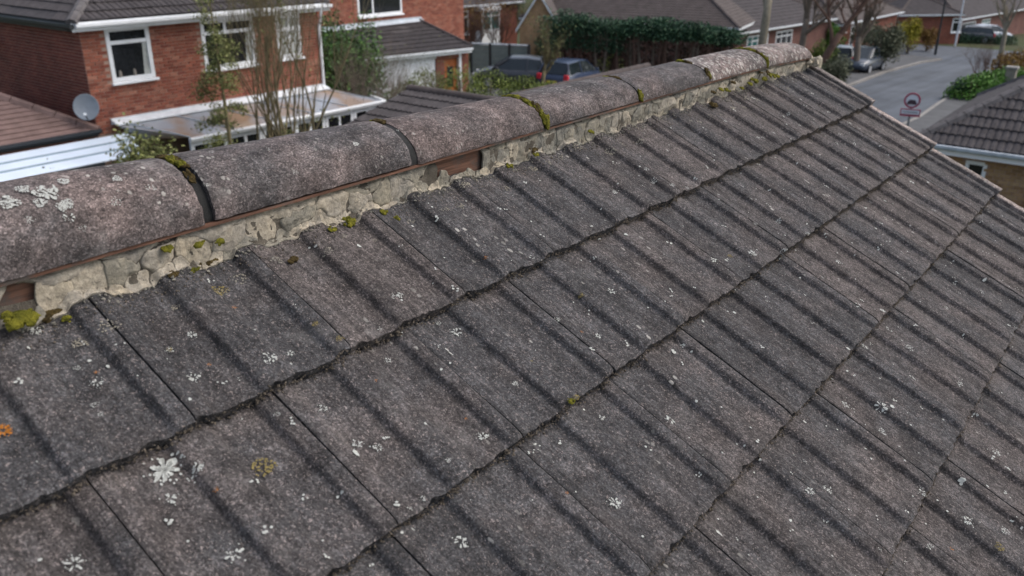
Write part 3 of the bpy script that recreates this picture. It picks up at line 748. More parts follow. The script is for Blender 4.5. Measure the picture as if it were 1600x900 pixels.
# --- lichens
def rosette(P, size, mat, seed, hollow=0.42, dense=1.0, name='lichen'):
    """P(u,v) -> point on the surface; small separate lobes round a centre"""
    r = random.Random(seed); mb = MB(); nl = int(r.uniform(9, 15)*dense)
    for k in range(nl):
        a = 2*pi*k/nl + r.uniform(-0.4, 0.4); R = size*r.uniform(0.55, 1.15); w0 = size*r.uniform(0.08, 0.15)
        inner = size*hollow*r.uniform(0.5, 1.2)
        if r.random() < 0.18: continue
        c0 = (cos(a)*inner, sin(a)*inner); c1 = (cos(a)*R, sin(a)*R); pr = (-sin(a), cos(a)); pts = []
        for s_, ww in ((0, 0.5), (0.35, 0.8), (0.7, 1.25), (0.93, 1.0)):
            q = (lerp(c0[0], c1[0], s_), lerp(c0[1], c1[1], s_))
            j = r.uniform(0.7, 1.2); pts.append(((q[0]+pr[0]*w0*ww*j, q[1]+pr[1]*w0*ww*j), (q[0]-pr[0]*w0*ww*j, q[1]-pr[1]*w0*ww*j)))
        vs = []
        for l_, r_ in pts: vs += [P(*l_), P(*r_)]
        vs.append(P(*c1)); mb.add(vs, [(0,1,3,2), (2,3,5,4), (4,5,7,6), (6,7,8)])
    for k in range(int(16*dense)):
        a = r.uniform(0, 6.28); R = size*r.uniform(0.2, 1.35); s_ = size*r.uniform(0.05, 0.11); c = (cos(a)*R, sin(a)*R)
        mb.add([P(c[0]+s_*cos(q)*r.uniform(0.6, 1.3), c[1]+s_*sin(q)*r.uniform(0.6, 1.3)) for q in (0, 1.05, 2.1, 3.14, 4.2, 5.2)], [(0,1,2,3,4,5)])
    return mb.build(name, mat, roof, world=True)
def crust(P, size, mat, seed, n=70):
    r = random.Random(seed); mb = MB()
    for k in range(n):
        a = r.uniform(0, 6.28); R = size*sqrt(r.random())*(0.88+0.12*sin(a*3+seed)); s_ = size*r.uniform(0.04, 0.12); c = (cos(a)*R, sin(a)*R*0.8)
        mb.add([P(c[0]+s_*cos(q)*r.uniform(0.5, 1.4), c[1]+s_*sin(q)*r.uniform(0.5, 1.4)) for q in (0, 1.25, 2.5, 3.75, 5.0)], [(0,1,2,3,4)])
    return mb.build('lichen', mat, roof, world=True)
LI = [(56, 516, .012, 'w'), (152, 598, .012, 'w'), (148, 633, .009, 'c'), (120, 575, .009, 'c'), (157, 648, .007, 'c'), (303, 590, .014, 'w'), (300, 523, .010, 'w'), (266, 547, .009, 'w'), (257, 735, .030, 'W'), (266, 780, .014, 'w'),
      (305, 738, .012, 'w'), (366, 866, .018, 'w'), (117, 881, .015, 'w'), (453, 552, .009, 'w'), (420, 560, .022, 'c'), (713, 519, .014, 'w'), (607, 563, .009, 'w'), (557, 693, .013, 'w'), (591, 700, .010, 'w'), (505, 637, .012, 'w'),
      (754, 683, .014, 'w'), (720, 846, .016, 'w'), (934, 525, .010, 'w'), (1048, 656, .010, 'w'), (960, 786, .011, 'w'), (941, 651, .009, 'w'), (1295, 763, .015, 'c'), (1257, 774, .010, 'w'), (1325, 629, .010, 'w'), (1381, 673, .013, 'c'),
      (1430, 590, .016, 'c'), (1390, 515, .012, 'w'), (1420, 545, .014, 'c'), (1215, 348, .010, 'c'), (1175, 396, .010, 'w'), (1115, 407, .009, 'w'), (1020, 285, .010, 'c'), (1115, 241, .009, 'c'), (620, 463, .020, 'c'), (870, 500, .012, 'c'),
      (685, 505, .010, 'c'), (1445, 860, .010, 'c'), (1510, 815, .012, 'w'), (1555, 707, .010, 'w'), (1250, 380, .009, 'c'), (1215, 405, .009, 'c'), (1050, 290, .009, 'c'), (1500, 600, .010, 'c'), (1570, 830, .012, 'c'), (1440, 770, .010, 'w'),
      (1372, 640, .012, 'w'), (1345, 548, .008, 'w'), (1185, 215, .009, 'c'), (1208, 208, .007, 'c'), (1130, 195, .009, 'c'), (1010, 265, .009, 'c'), (960, 300, .010, 'c'), (905, 275, .009, 'c'), (1070, 300, .008, 'c'), (1230, 180, .008, 'c'),
      (1310, 410, .009, 'w'), (1480, 480, .009, 'c'), (1180, 350, .007, 'c'), (955, 455, .009, 'w'), (805, 600, .009, 'w'), (700, 720, .008, 'c'), (660, 780, .007, 'w'), (430, 655, .008, 'c'),
      (5, 673, .013, 'o'), (367, 478, .008, 'O'), (758, 404, .007, 'O'), (909, 519, .007, 'O'), (885, 771, .005, 'O'), (1488, 856, .008, 'O'), (728, 655, .005, 'O'), (335, 772, .007, 'O'), (150, 582, .006, 'O'), (587, 595, .005, 'O'), (327, 570, .006, 'O'),
      (265, 546, .008, 'y'), (905, 467, .010, 'y'), (493, 507, .011, 'y'), (410, 730, .030, 'y'), (345, 452, .024, 'y'), (900, 622, .012, 'y'), (1560, 855, .013, 'y'), (1140, 400, .009, 'y'), (530, 530, .012, 'y'), (830, 565, .005, 'y')]
for q, (px, py, s_, ty) in enumerate(LI):
    s_ *= 0.85 if px < 950 else 1.25
    x0, t0 = roof_hit(px, py); h0 = surf_h(x0, t0); x0, t0 = roof_hit(px, py, h0)
    k0 = math.ceil((t0-T0)/GAUGE - 1e-6)
    P = lambda u, v: RP(x0+u, t0+v, profile(x0+u-phases[max(0, min(k0, NC-1))]) - 0.027*(T0+GAUGE*max(0, k0)-t0-v)/GAUGE + 0.0024)
    if ty == 'w': rosette(P, s_, M['lich_w'], q)
    elif ty == 'W': rosette(P, s_, M['lich_w'], q, 0.0, 2.2)
    elif ty == 'o': rosette(P, s_, M['lich_o'], q, 0.45, 1.8)
    elif ty == 'O': crust(P, s_, M['lich_o'], q, 34)
    elif ty == 'y': crust(P, s_, M['lich_y'], q, 60)
    else: crust(P, s_, M['lich_w'], q, 40)
r = random.Random(77)
for k in range(46):
    xx = -4.3+4.2*k/46+r.uniform(-0.03, 0.03); tt = r.uniform(0.165, 0.235)
    P = lambda u, v, x0=xx, t0=tt: RP(x0+u, t0+v, surf_h(x0+u, t0+v)+0.0022)
    crust(P, r.uniform(0.008, 0.022), M['mortar_grey'], 400+k, r.randrange(20, 60))
# random tiny specks further along
r = random.Random(44)
mbs = MB()
for k in range(760):
    x = r.uniform(-4.3, -0.05); t = r.uniform(0.19, 1.9); s_ = r.uniform(0.0012, 0.0035)*(1.8 if r.random() < .12 else 1)
    yy = (T0-t) % GAUGE
    if yy < 0.008: continue
    for _ in range(r.choice((1, 1, 2, 4))):
        xx = x+r.gauss(0, 0.004); tt = t+r.gauss(0, 0.004); k0 = math.ceil((tt-T0)/GAUGE-1e-6)
        H = lambda u, v: RP(xx+u, tt+v, surf_h(xx+u, tt+v)+0.0022)
        mbs.add([H(s_*cos(q)*r.uniform(0.5, 1.3), s_*sin(q)*r.uniform(0.5, 1.3)) for q in (0, 1.25, 2.5, 3.75, 5.0)], [(0,1,2,3,4)])
mbs.build('lichen_specks', M['lich_w'], roof, world=True, stuff=True)
# ridge lichens: shoot at the ridge surface
def ridge_hit(px, py):
    d = ray(px, py); t = 0.5; best = None
    while t < 7:
        p = CAM+d*t; z0 = interp(p.x, Z0P); b = interp(p.x, BP)
        if (p.y/A_R)**2 + (max(0, p.z-z0)/b)**2 < 1 and p.z > z0-0.005: return p.x, atan2((p.z-z0)/b, -p.y/A_R)
        t += 0.002
    return None
for q, (px, py, s_, ty) in enumerate([(72, 301, .024, 'C'), (105, 319, .012, 'C'), (96, 324, .011, 'C'), (62, 318, .012, 'C'), (15, 318, .018, 'C'), (183, 281, .010, 'C'), (107, 341, .010, 'w'), (35, 298, .014, 'C'), (100, 285, .012, 'C'), (45, 345, .010, 'c'),
        (555, 226, .009, 'C'), (180, 316, .012, 'c'), (235, 295, .011, 'c'), (128, 358, .008, 'c'), (620, 205, .007, 'c'), (675, 178, .007, 'c'), (815, 165, .007, 'c'), (845, 175, .007, 'c'), (930, 120, .009, 'c'), (850, 148, .008, 'c'), (330, 240, .008, 'c'), (420, 235, .009, 'c'), (460, 270, .008, 'c'), (320, 290, .007, 'c')]):
    hp = ridge_hit(px, py)
    if not hp: continue
    x0, a0 = hp
    P = lambda u, v: ridge_pt(x0+u, a0+v/0.115, 0.0032)
    if ty == 'w': rosette(P, s_, M['lich_w'], q+200)
    elif ty == 'C': crust(P, s_, M['lich_w'], q+200, 120)
    else: crust(P, s_, M['lich_w'], q+200, 26)

exec_rest = True
# ================================================================== BACKGROUND HELPERS
def window(parent, x0, x1, z0, z1, y, mull=(), trans=None, glass='glass', fr='upvc', rev=0.06, sill=True, name='window', fwid=0.095, topmull=False):
    """window in a wall whose outside faces -y at depth y; > pane, sill"""
    mb = MB(); f = fwid; yo = y-0.015; yi = y+rev
    mb.box((x0, yo, z0), (x0+f, yi, z1)); mb.box((x1-f, yo, z0), (x1, yi, z1))
    mb.box((x0+f, yo, z0), (x1-f, yi, z0+f)); mb.box((x0+f, yo, z1-f), (x1-f, yi, z1))
    for m_ in mull: mb.box((m_-f*0.4, yo+0.004, (trans+f*0.45) if (trans and topmull) else z0+f), (m_+f*0.4, yi, z1-f))
    if trans: mb.box((x0+f, yo+0.007, trans-f*0.45), (x1-f, yi-0.003, trans+f*0.45))
    w_ = mb.build(name, M[fr], parent)
    mb = MB(); mb.box((x0+f*0.5, yo+0.03, z0+f*0.5), (x1-f*0.5, yi-0.01, z1-f*0.5)); mb.build('pane', M[glass], w_)
    if sill:
        mb = MB(); mb.bbox((x0-0.05, yo-0.09, z0-0.06), (x1+0.05, yo-0.001, z0-0.005), 0.01); mb.build('sill', M[fr], w_)
    return w_
def slope_frame(A, B, upv):      # A->B along the eave, upv direction up the slope (unit)
    X = (B-A).normalized(); Y = (upv - X*upv.dot(X)).normalized(); Z = X.cross(Y)
    m_ = Matrix((X, Y, Z)).transposed().to_4x4(); return Matrix.Translation(A) @ m_, (B-A).length
_tm = {}
def small_tile(cover=0.30, L=0.39, mat='roof_dark', amp=0.022, gauge=0.33):
    key = (cover, mat, amp, gauge)
    if key in _tm: return _tm[key]
    mb = MB(); pr = [(0.0, 0.5), (0.10, 1), (0.30, 1), (0.42, 0), (0.52, 0), (0.62, 1), (0.82, 1), (0.94, 0), (1.0, 0.1)]
    n = len(pr); lo = [(u*cover*0.985, 0.0, h*amp+0.026) for u, h in pr]; hi = [(u*cover*0.985, L, h*amp+0.026-0.030*L/gauge) for u, h in pr]; bo = [(a, b+0.004, c-0.02) for a, b, c in lo]
    mb.add(lo+hi+bo, [(i, i+1, n+i+1, n+i) for i in range(n-1)] + [(2*n+i, 2*n+i+1, i+1, i) for i in range(n-1)] + [(0, n, 2*n), (n-1, 3*n-1, 2*n-1)])
    _tm[key] = mb.mesh('roof_tile', M[mat]); return _tm[key]
def tile_field(parent, Mx, left, right, rows, gauge=0.33, cover=0.30, mat='roof_dark', seed=0, umin=-1e9, umax=1e9, rmin=0):
    me = small_tile(cover, gauge+0.06, mat, 0.022, gauge); r = random.Random(seed); cnt = 0
    for k in range(rmin, rows):
        v = k*gauge; l_, rr = left(v+gauge*0.5), right(v+gauge*0.5)
        i = math.floor(l_/cover)
        while i*cover < rr - 0.02:
            a = max(l_, i*cover); b = min(rr, (i+1)*cover); i += 1
            if b-a < 0.05 or b < umin or a > umax: continue
            o = link('roof_tile', me, parent); o.matrix_parent_inverse = Matrix.Identity(4)
            loc = Mx @ Vector((a, v, r.uniform(-0.002, 0.003))); o.location = loc
            o.rotation_euler = (Mx.to_3x3().to_euler()); o.scale = ((b-a)/cover, 1, 1); cnt += 1
    return cnt
def courses(mb, A, B, C, D, gauge=0.33, lip=0.022, prof=0.0, cover=0.30):
    """stepped courses on the slope A(eave left) B(eave right) C(top right) D(top left)"""
    A, B, C, D = map(Vector, (A, B, C, D)); h = ((C+D)/2-(A+B)/2); X = (B-A).normalized(); upv = (h - X*h.dot(X)); L = upv.length; n = max(1, round(L/gauge)); nz = X.cross(upv).normalized()
    for k in range(n):
        t0, t1 = k/n, (k+1)/n
        a, b = A.lerp(D, t0), B.lerp(C, t0); c, d = B.lerp(C, min(1, t1+0.0)), A.lerp(D, t1)
        if prof <= 0 or (b-a).length < 0.2:
            mb.add([a+nz*lip, b+nz*lip, c, d, a, b], [(0,1,2,3), (4,5,1,0)])
        else:
            m_ = max(2, round((b-a).length/(cover/4))); lo, hi, bo = [], [], []
            for i in range(m_+1):
                s_ = i/m_; p = a.lerp(b, s_); u = (p-A).dot(X); ph = (u % (cover/2))/(cover/2); hh = prof*(1 if 0.15 < ph < 0.6 else 0)
                lo.append(p+nz*(lip+hh)); hi.append(d.lerp(c, s_)+nz*hh*0.9); bo.append(p)
            q = m_+1; mb.add(lo+hi+bo, [(i, i+1, q+i+1, q+i) for i in range(m_)] + [(2*q+i, 2*q+i+1, i+1, i) for i in range(m_)])
def hip_roof(parent, x0, y0, x1, y1, z, pitch, mat, over=0.3, prof=0.0, gable=(False, False), capmat=None, gauge=0.33, name='roof', skip=()):
    """hipped (or gabled) roof over a rectangle, local coordinates; > ridge_cap"""
    X0, Y0, X1, Y1 = x0-over, y0-over, x1+over, y1+over; t = tan(radians(pitch)); mb = MB(); caps = []
    w_, d_ = X1-X0, Y1-Y0
    if w_ >= d_:
        h = d_/2*t; rl = X0 + (0 if gable[0] else d_/2); rr = X1 - (0 if gable[1] else d_/2); ym = (Y0+Y1)/2
        R0, R1 = Vector((rl, ym, z+h)), Vector((rr, ym, z+h))
        SL = [((X0,Y0,z),(X1,Y0,z),R1,R0), ((X1,Y1,z),(X0,Y1,z),R0,R1), ((X1,Y0,z),(X1,Y1,z),R1,R1), ((X0,Y1,z),(X0,Y0,z),R0,R0)]
    else:
        h = w_/2*t; rl = Y0 + (0 if gable[0] else w_/2); rr = Y1 - (0 if gable[1] else w_/2); xm = (X0+X1)/2
        R0, R1 = Vector((xm, rl, z+h)), Vector((xm, rr, z+h))
        SL = [((X0,Y0,z),(X1,Y0,z),R0,R0), ((X1,Y1,z),(X0,Y1,z),R1,R1), ((X1,Y0,z),(X1,Y1,z),R1,R0), ((X0,Y1,z),(X0,Y0,z),R0,R1)]
    for q, sl in enumerate(SL):
        if (Vector(sl[2])-Vector(sl[3])).length < 1e-4 and ((q in (2, 3) and w_ >= d_ and gable[1 if q == 2 else 0]) or (q in (0, 1) and w_ < d_ and gable[0 if q == 0 else 1])):
            mb.add([sl[0], sl[1], sl[2]], [(0,1,2)]); continue
        if q in skip:
            mb.add([Vector(p)-Vector((0,0,0.012)) for p in sl], [(0,1,2,3)]); continue
        courses(mb, *sl, prof=prof, gauge=gauge)
    rf = mb.build(name, M[mat], parent)
    mb = MB()
    def cap(p, q):
        p, q = Vector(p), Vector(q)
        if (p-q).length < 0.3: return
        n = max(2, int((p-q).length/0.45)); d = (q-p).normalized(); sd_ = d.cross(Vector((0,0,1))).normalized(); u = sd_.cross(d)
        for i in range(n):
            a, b = p.lerp(q, i/n), p.lerp(q, (i+0.96)/n); mb.prism([(0.13,-0.035),(0.09,0.055),(0,0.085),(-0.09,0.055),(-0.13,-0.035)], a, b, sd_, u)
    cap(R0, R1)
    if w_ >= d_:
        if not gable[0]: cap((X0,Y0,z), R0); cap((X0,Y1,z), R0)
        if not gable[1]: cap((X1,Y0,z), R1); cap((X1,Y1,z), R1)
    else:
        if not gable[0]: cap((X0,Y0,z), R0); cap((X1,Y0,z), R0)
        if not gable[1]: cap((X0,Y1,z), R1); cap((X1,Y1,z), R1)
    if mb.v: mb.build('ridge_cap', M[capmat or mat], rf)
    return rf, SL
def fascia(parent, x0, y0, x1, y1, z, over=0.3, mat='upvc_old', h=0.17, gut=None):
    mb = MB(); X0, Y0, X1, Y1 = x0-over, y0-over, x1+over, y1+over; e = 0.03
    mb.box((X0, Y0, z-h), (X1, Y0+e, z-0.01)); mb.box((X0, Y1-e, z-h), (X1, Y1, z-0.01)); mb.box((X0, Y0+e, z-h), (X0+e, Y1-e, z-0.01)); mb.box((X1-e, Y0+e, z-h), (X1, Y1-e, z-0.01))
    mb.box((X0+e, Y0+e, z-h+0.01), (X1-e, Y1-e, z-h+0.03))
    o = mb.build('fascia', M[mat], parent)
    if gut:
        mb = MB(); pr = [(-0.11, 0.0), (-0.11, -0.06), (-0.08, -0.10), (-0.03, -0.10), (-0.001, -0.06), (-0.001, 0.0)]
        mb.prism(pr, (X0, Y0, z-0.02), (X1, Y0, z-0.02), Vector((0, 1, 0)), Vector((0, 0, 1))); mb.build('gutter', M[gut], parent)
    return o
def wall_with_holes(mb, x0, x1, z0, z1, y, depth, holes):
    xs = sorted(set([x0, x1]+[h[0] for h in holes]+[h[1] for h in holes])); zs = sorted(set([z0, z1]+[h[2] for h in holes]+[h[3] for h in holes]))
    for a, b in zip(xs, xs[1:]):
        for c, d in zip(zs, zs[1:]):
            if any(h[0] <= (a+b)/2 <= h[1] and h[2] <= (c+d)/2 <= h[3] for h in holes): continue
            mb.box((a, y, c), (b, y+depth, d))
brick_me = None
def brick_wall(parent, x0, x1, z0, z1, y, holes, mat='brick', nobj=300, axis='x', sel=None):
    """bricks laid proud of the wall face; the ones that show largest are objects"""
    r = random.Random(int(x0*10+z0)); bl, bh = 0.225, 0.075; mb = MB(); objs = []
    def shape(a, b, h, rr): 
        m2 = MB(); g = 0.009; m2.bbox((a+g, -0.012*rr, 0.005), (b-g, 0.02, h-0.009), 0.004); return m2
    n = 0; row = 0; z = z0; cells = []
    while z < z1-0.02:
        off = 0.0 if row % 2 else bl/2; x = x0-off
        while x < x1:
            a, b = max(x, x0), min(x+bl, x1)
            if b-a > 0.04 and not any(h_[0]-0.02 < (a+b)/2 < h_[1]+0.02 and h_[2]-0.03 < z+bh/2 < h_[3]+0.03 for h_ in holes): cells.append((a, b, z, min(bh, z1-z)))
            x += bl
        z += bh; row += 1
    if sel: cells.sort(key=sel)
    meshes = [shape(0, bl, bh, q).mesh('brick', M[mat]) for q in (0.8, 1.0, 1.2)]
    for i, (a, b, zz, h) in enumerate(cells):
        if i < nobj:
            o = link('brick', meshes[r.randrange(3)], parent); o.location = (a, y+r.uniform(-0.002, 0.002), zz) if axis == 'x' else (y+r.uniform(-0.002, 0.002), a, zz)
            o.rotation_euler = (0, 0, 0 if axis == 'x' else pi/2)
            if axis == 'y': o.location = (y+r.uniform(-0.002, 0.002), b, zz); o.rotation_euler = (0, 0, -pi/2)
            o.scale = ((b-a)/bl, 1, h/bh)
        else:
            g = 0.008; p = -0.010-r.uniform(0, 0.004)
            if axis == 'x': mb.add([(a+g, y+p, zz+g), (b-g, y+p, zz+g), (b-g, y+p, zz+h-g), (a+g, y+p, zz+h-g), (a+g, y+.01, zz+g), (b-g, y+.01, zz+g), (b-g, y+.01, zz+h-g), (a+g, y+.01, zz+h-g)], [(0,1,2,3),(0,4,5,1),(1,5,6,2),(2,6,7,3),(3,7,4,0)])
            else: mb.add([(y+p, b-g, zz+g), (y+p, a+g, zz+g), (y+p, a+g, zz+h-g), (y+p, b-g, zz+h-g), (y+.01, b-g, zz+g), (y+.01, a+g, zz+g), (y+.01, a+g, zz+h-g), (y+.01, b-g, zz+h-g)], [(0,1,2,3),(0,4,5,1),(1,5,6,2),(2,6,7,3),(3,7,4,0)])
    if mb.v: mb.build('bricks', M[mat], parent, stuff=True)

# ================================================================== LEFT TWO-STOREY HOUSE
H1 = root('brick_house', (5.36, 18.2, 0), 0, 'two-storey red brick house at the upper left with white windows and a glazed lean-to', 'house')
W1, D1, E1 = 6.81, 8.0, 5.05
win1 = [(0.58, 1.66, 3.70, 4.92), (3.05, 4.62, 3.70, 4.91), (5.34, 6.14, 3.73, 4.88)]
mb = MB(); wall_with_holes(mb, 0, W1, 0, E1, 0, 0.25, win1); mb.box((0, 0.25, 0), (0.25, D1, E1)); mb.box((W1-0.25, 0.25, 0), (W1, D1, E1)); mb.box((0.25, D1-0.25, 0), (W1-0.25, D1, E1))
wall1 = mb.build('wall', M['pointing'], H1)
brick_wall(wall1, 0, W1, 2.55, E1-0.02, 0, win1, 'brick', 300, 'x', lambda c: abs(c[0]-1.2)+abs(c[2]-3.4)*0.8 + 0.15*c[0])
brick_wall(wall1, 0.0, D1, 2.4, E1-0.02, 0, [], 'brick_shade', 0, 'y')
mb = MB(); mb.box((0.3, 0.3, 0.2), (W1-0.3, D1-0.3, E1-0.1)); mb.build('room', M['dark_room'], H1)
wA = window(H1, *win1[0], 0, (), 4.58); wB = window(H1, *win1[1], 0, (3.75,), 4.58, topmull=True); wC = window(H1, *win1[2], 0, (5.75,), 4.5, 'curtain')
# net and objects inside the first two windows
mb = MB(); mb.add([(1.40, 0.012, 3.80), (1.56, 0.012, 3.80), (1.56, 0.012, 4.53), (1.46, 0.012, 4.53)], [(0,1,2,3)]); mb.build('curtain', M['curtain'], H1)
mb = MB(); mb.add([(4.30, 0.012, 3.80), (4.52, 0.012, 3.80), (4.52, 0.012, 4.53), (4.38, 0.012, 4.53)], [(0,1,2,3)]); mb.build('curtain', M['curtain'], H1)
for xx in (0.80, 1.16):
    mb = MB(); mb.tube([(xx, 0.012, 3.80), (xx, 0.012, 3.90), (xx, 0.012, 3.95)], [0.04, 0.035, 0.015], 8); mb.build('ornament', M['stone'], H1)
rf1, SL = hip_roof(H1, 0, 0, W1, D1, E1+0.07, 28, 'roof_dark', 0.25, 0.02, capmat='roof_grey', skip=(0,))
A, B = Vector(SL[0][0]), Vector(SL[0][1]); upv = Vector((0, cos(radians(28)), sin(radians(28))))
Mx, Wd = slope_frame(A, B, upv); cs = cos(radians(28))
n1 = tile_field(rf1, Mx, lambda v: v*cs, lambda v: Wd-v*cs, 9, 0.33, 0.30, 'roof_dark', 3)
mb = MB(); mb.box((-0.25, -0.25, E1-0.14), (W1+0.25, -0.22, E1+0.06)); mb.box((-0.25, -0.22, E1-0.12), (W1+0.25, 0.02, E1-0.10))
mb.build('fascia', M['upvc'], H1)
mb = MB(); pr = [(-0.11, 0.0), (-0.11, -0.06), (-0.08, -0.10), (-0.03, -0.10), (-0.001, -0.06), (-0.001, 0.0)]
mb.prism(pr, (-0.2, -0.25, E1+0.03), (W1+0.27, -0.25, E1+0.03), Vector((0, 1, 0)), Vector((0, 0, 1))); mb.build('gutter', M['upvc'], H1)
mb = MB(); mb.box((-0.25, -0.22, E1-0.14), (-0.22, D1+0.2, E1+0.06)); mb.box((-0.22, 0.0, E1-0.12), (-0.01, D1+0.2, E1-0.10)); mb.prism(pr, (-0.25, D1, E1+0.03), (-0.25, -0.36, E1+0.03), Vector((1, 0, 0)), Vector((0, 0, 1)))
mb.build('side_gutter', M['gutter'], H1)
mb = MB(); mb.tube([(W1-0.12, -0.30, E1-0.05), (W1-0.12, -0.30, E1-0.25), (W1-0.02, -0.07, E1-0.50), (W1-0.02, -0.05, E1-0.6), (W1-0.02, -0.05, 2.3)], 0.042, 8); mb.build('downpipe', M['upvc'], H1)
mb = MB(); mb.tube([(0.0, 4.35, 4.38), (-0.45, 4.35, 4.38)], 0.09, 12); mb.tube([(-0.45, 4.35, 4.38), (-0.62, 4.35, 4.38)], 0.115, 12); mb.build('flue', M['lead'], H1)
# lean-to conservatory
cx0, cx1, cy, cz, ct = 0.35, 7.9, -1.35, 2.38, 2.83
mb = MB(); mb.box((cx0, -0.06, ct-0.08), (W1-0.02, -0.016, ct+0.06)); mb.add([(cx0, -0.06, ct+0.03), (W1, -0.06, ct+0.03), (W1, -0.30, ct-0.045), (cx0, -0.30, ct-0.045), (cx0, -0.06, ct+0.0), (W1, -0.06, ct), (W1, -0.30, ct-0.075), (cx0, -0.30, ct-0.075)], [(0,3,2,1),(4,5,6,7),(3,7,6,2),(0,4,7,3),(1,2,6,5)])
con = mb.build('flashing', M['upvc_old'], H1)
mb = MB(); mb.add([(cx0+0.05, -0.25, ct-0.09), (cx1-1.0, -0.25, ct-0.09), (cx1-0.1, cy+0.02, cz+0.03), (cx0+1.25, cy+0.02, cz+0.03)], [(0,1,2,3)]); mb.add([(cx0+0.05, -0.25, ct-0.09), (cx0+1.25, cy+0.02, cz+0.03), (cx0+0.45, cy+0.9, cz)], [(0,1,2)])
lt = mb.build('glazed_roof', M['poly'], H1)
for i in range(6):
    f_ = i/5; a = Vector((lerp(cx0+0.3, cx1-1.2, f_), -0.26, ct-0.07)); b = Vector((lerp(cx0+1.2, cx1-0.12, f_), cy+0.03, cz+0.05))
    mb = MB(); mb.tube([a, b], 0.016, 4); mb.build('glazing_bar', M['lead'], lt)
mb = MB(); mb.prism([(-0.08, 0.03), (-0.09, 0.0), (-0.06, -0.07), (0.02, -0.07), (0.03, 0.03)], (cx0+1.15, cy, cz), (cx1, cy, cz), Vector((0, 1, 0)), Vector((0, 0, 1)))
mb.prism([(-0.08, 0.03), (-0.09, 0.0), (-0.06, -0.07), (0.02, -0.07), (0.03, 0.03)], (cx1, cy, cz), (cx1+0.3, cy+0.9, cz), Vector((-1, 0, 0)), Vector((0, 0, 1)))
mb.build('eaves_beam', M['upvc'], H1)
mb = MB(); mb.box((cx0+1.2, cy+0.05, 0), (cx1-0.1, cy+0.2, 0.7)); mb.build('dwarf_wall', M['wall_red'], H1)
for i in range(6):
    a = lerp(cx0+1.2, cx1-0.1, i/6); b = lerp(cx0+1.2, cx1-0.1, (i+1)/6)
    window(H1, a+0.01, b-0.01, 0.7, cz-0.10, cy+0.08, ((a+b)/2,), 1.75, 'glass', 'upvc', 0.05, False)
# side extension with hipped brown roof
EX = root('side_extension', (5.33, 18.05, 0), 0, 'low side extension with brown hipped tile roof at the left edge, below the satellite dish', 'extension')
mb = MB(); mb.box((-5.0, 0.05, 0), (-0.05, 5.0, 2.62)); mb.build('wall', M['wall_red'], EX)
rfx, SLx = hip_roof(EX, -5.0, 0.1, -0.10, 4.9, 2.72, 30, 'roof_brown', 0.10, 0.0, gauge=0.16, capmat='roof_brown')
mb = MB(); mb.prism(pr, (-5.1, 0.0, 2.74), (0.02, 0.0, 2.74), Vector((0, 1, 0)), Vector((0, 0, 1))); mb.box((-5.1, -0.001, 2.58), (0.0, 0.03, 2.72)); mb.build('gutter', M['gutter'], EX)
# carport of pale sheets
CP = root('carport', (3.4, 17.3, 0), 0, 'flat pale blue-grey sheet carport roof at the lower left, below the brown tiled extension', 'carport')
y0c, y1c, z0c, z1c = -0.65, 0.62, 2.31, 2.53
for i in range(3):
    a, b = i/3, (i+1)/3-0.012; mb = MB(); ends = (2.35-0.55*(2-i)*0+0.12*i, )
    xa, xb = -3.0, 2.1+0.2*i
    P = lambda f_, h: (lerp(y0c, y1c, f_), lerp(z0c, z1c, f_)+h)
    pr_ = [P(a, 0.0), P(b, 0.0), P(b, 0.035), P(a+0.03, 0.04), P(a, 0.03)]
    mb.prism(pr_, (xa, 0, 0), (xb, 0, 0), Vector((0, 1, 0)), Vector((0, 0, 1))); mb.build('roof_sheet', M['sheet'], CP)
    if i:
        mb = MB(); pr_ = [P(a-0.045, 0.036), P(a, 0.0), P(a, 0.055), P(a-0.045, 0.05)]; mb.prism(pr_, (xa+0.8*i, 0, 0.001), (xb-0.1, 0, 0.001), Vector((0, 1, 0)), Vector((0, 0, 1))); mb.build('lap_joint', M['sheet_b'], CP)
mb = MB(); mb.prism([(-0.10, 0.03), (-0.10, -0.05), (-0.06, -0.09), (0.02, -0.09), (0.02, 0.0)], (-3.0, y0c, z0c), (1.2, y0c, z0c), Vector((0, 1, 0)), Vector((0, 0, 1))); mb.build('gutter', M['gutter'], CP)
for x in (-2.8, -0.6, 1.6):
    mb = MB(); mb.box((x-0.04, y0c+0.02, 0), (x+0.04, y0c+0.1, z0c-0.02)); mb.build('post', M['upvc_old'], CP)
# satellite dish
DC = Vector((5.12, 18.02, 3.27))
DS = root('satellite_dish', (5.34, 18.18, 3.0), 0, 'grey satellite dish on the corner of the left brick house', 'satellite dish')
mb = MB(); nd = Vector((-0.50, -0.80, 0.28)).normalized(); u = nd.cross(Vector((0, 0, 1))).normalized(); v_ = u.cross(nd)
def dishv(rr, a, back): return DC + u*(cos(a)*rr*0.275) + v_*(sin(a)*rr*0.30) - nd*(0.055*(1-rr*rr)+back)
vs, fs = [], []; K = 28; RR = [0.0, 0.35, 0.7, 0.93, 1.0]
for bk in (0.0, 0.012):
    o_ = len(vs)
    for rr in RR: vs += [dishv(rr, 2*pi*k/K, bk) for k in range(K)]
    for q in range(len(RR)-1):
        for k in range(K): fs.append((o_+q*K+k, o_+q*K+(k+1)%K, o_+(q+1)*K+(k+1)%K, o_+(q+1)*K+k))
o1 = (len(RR)-1)*K; o2 = len(vs)-K
fs += [(o1+k, o1+(k+1)%K, o2+(k+1)%K, o2+k) for k in range(K)]
mb.add(vs, fs); mb.build('reflector', M['dish'], DS, True, world=True)
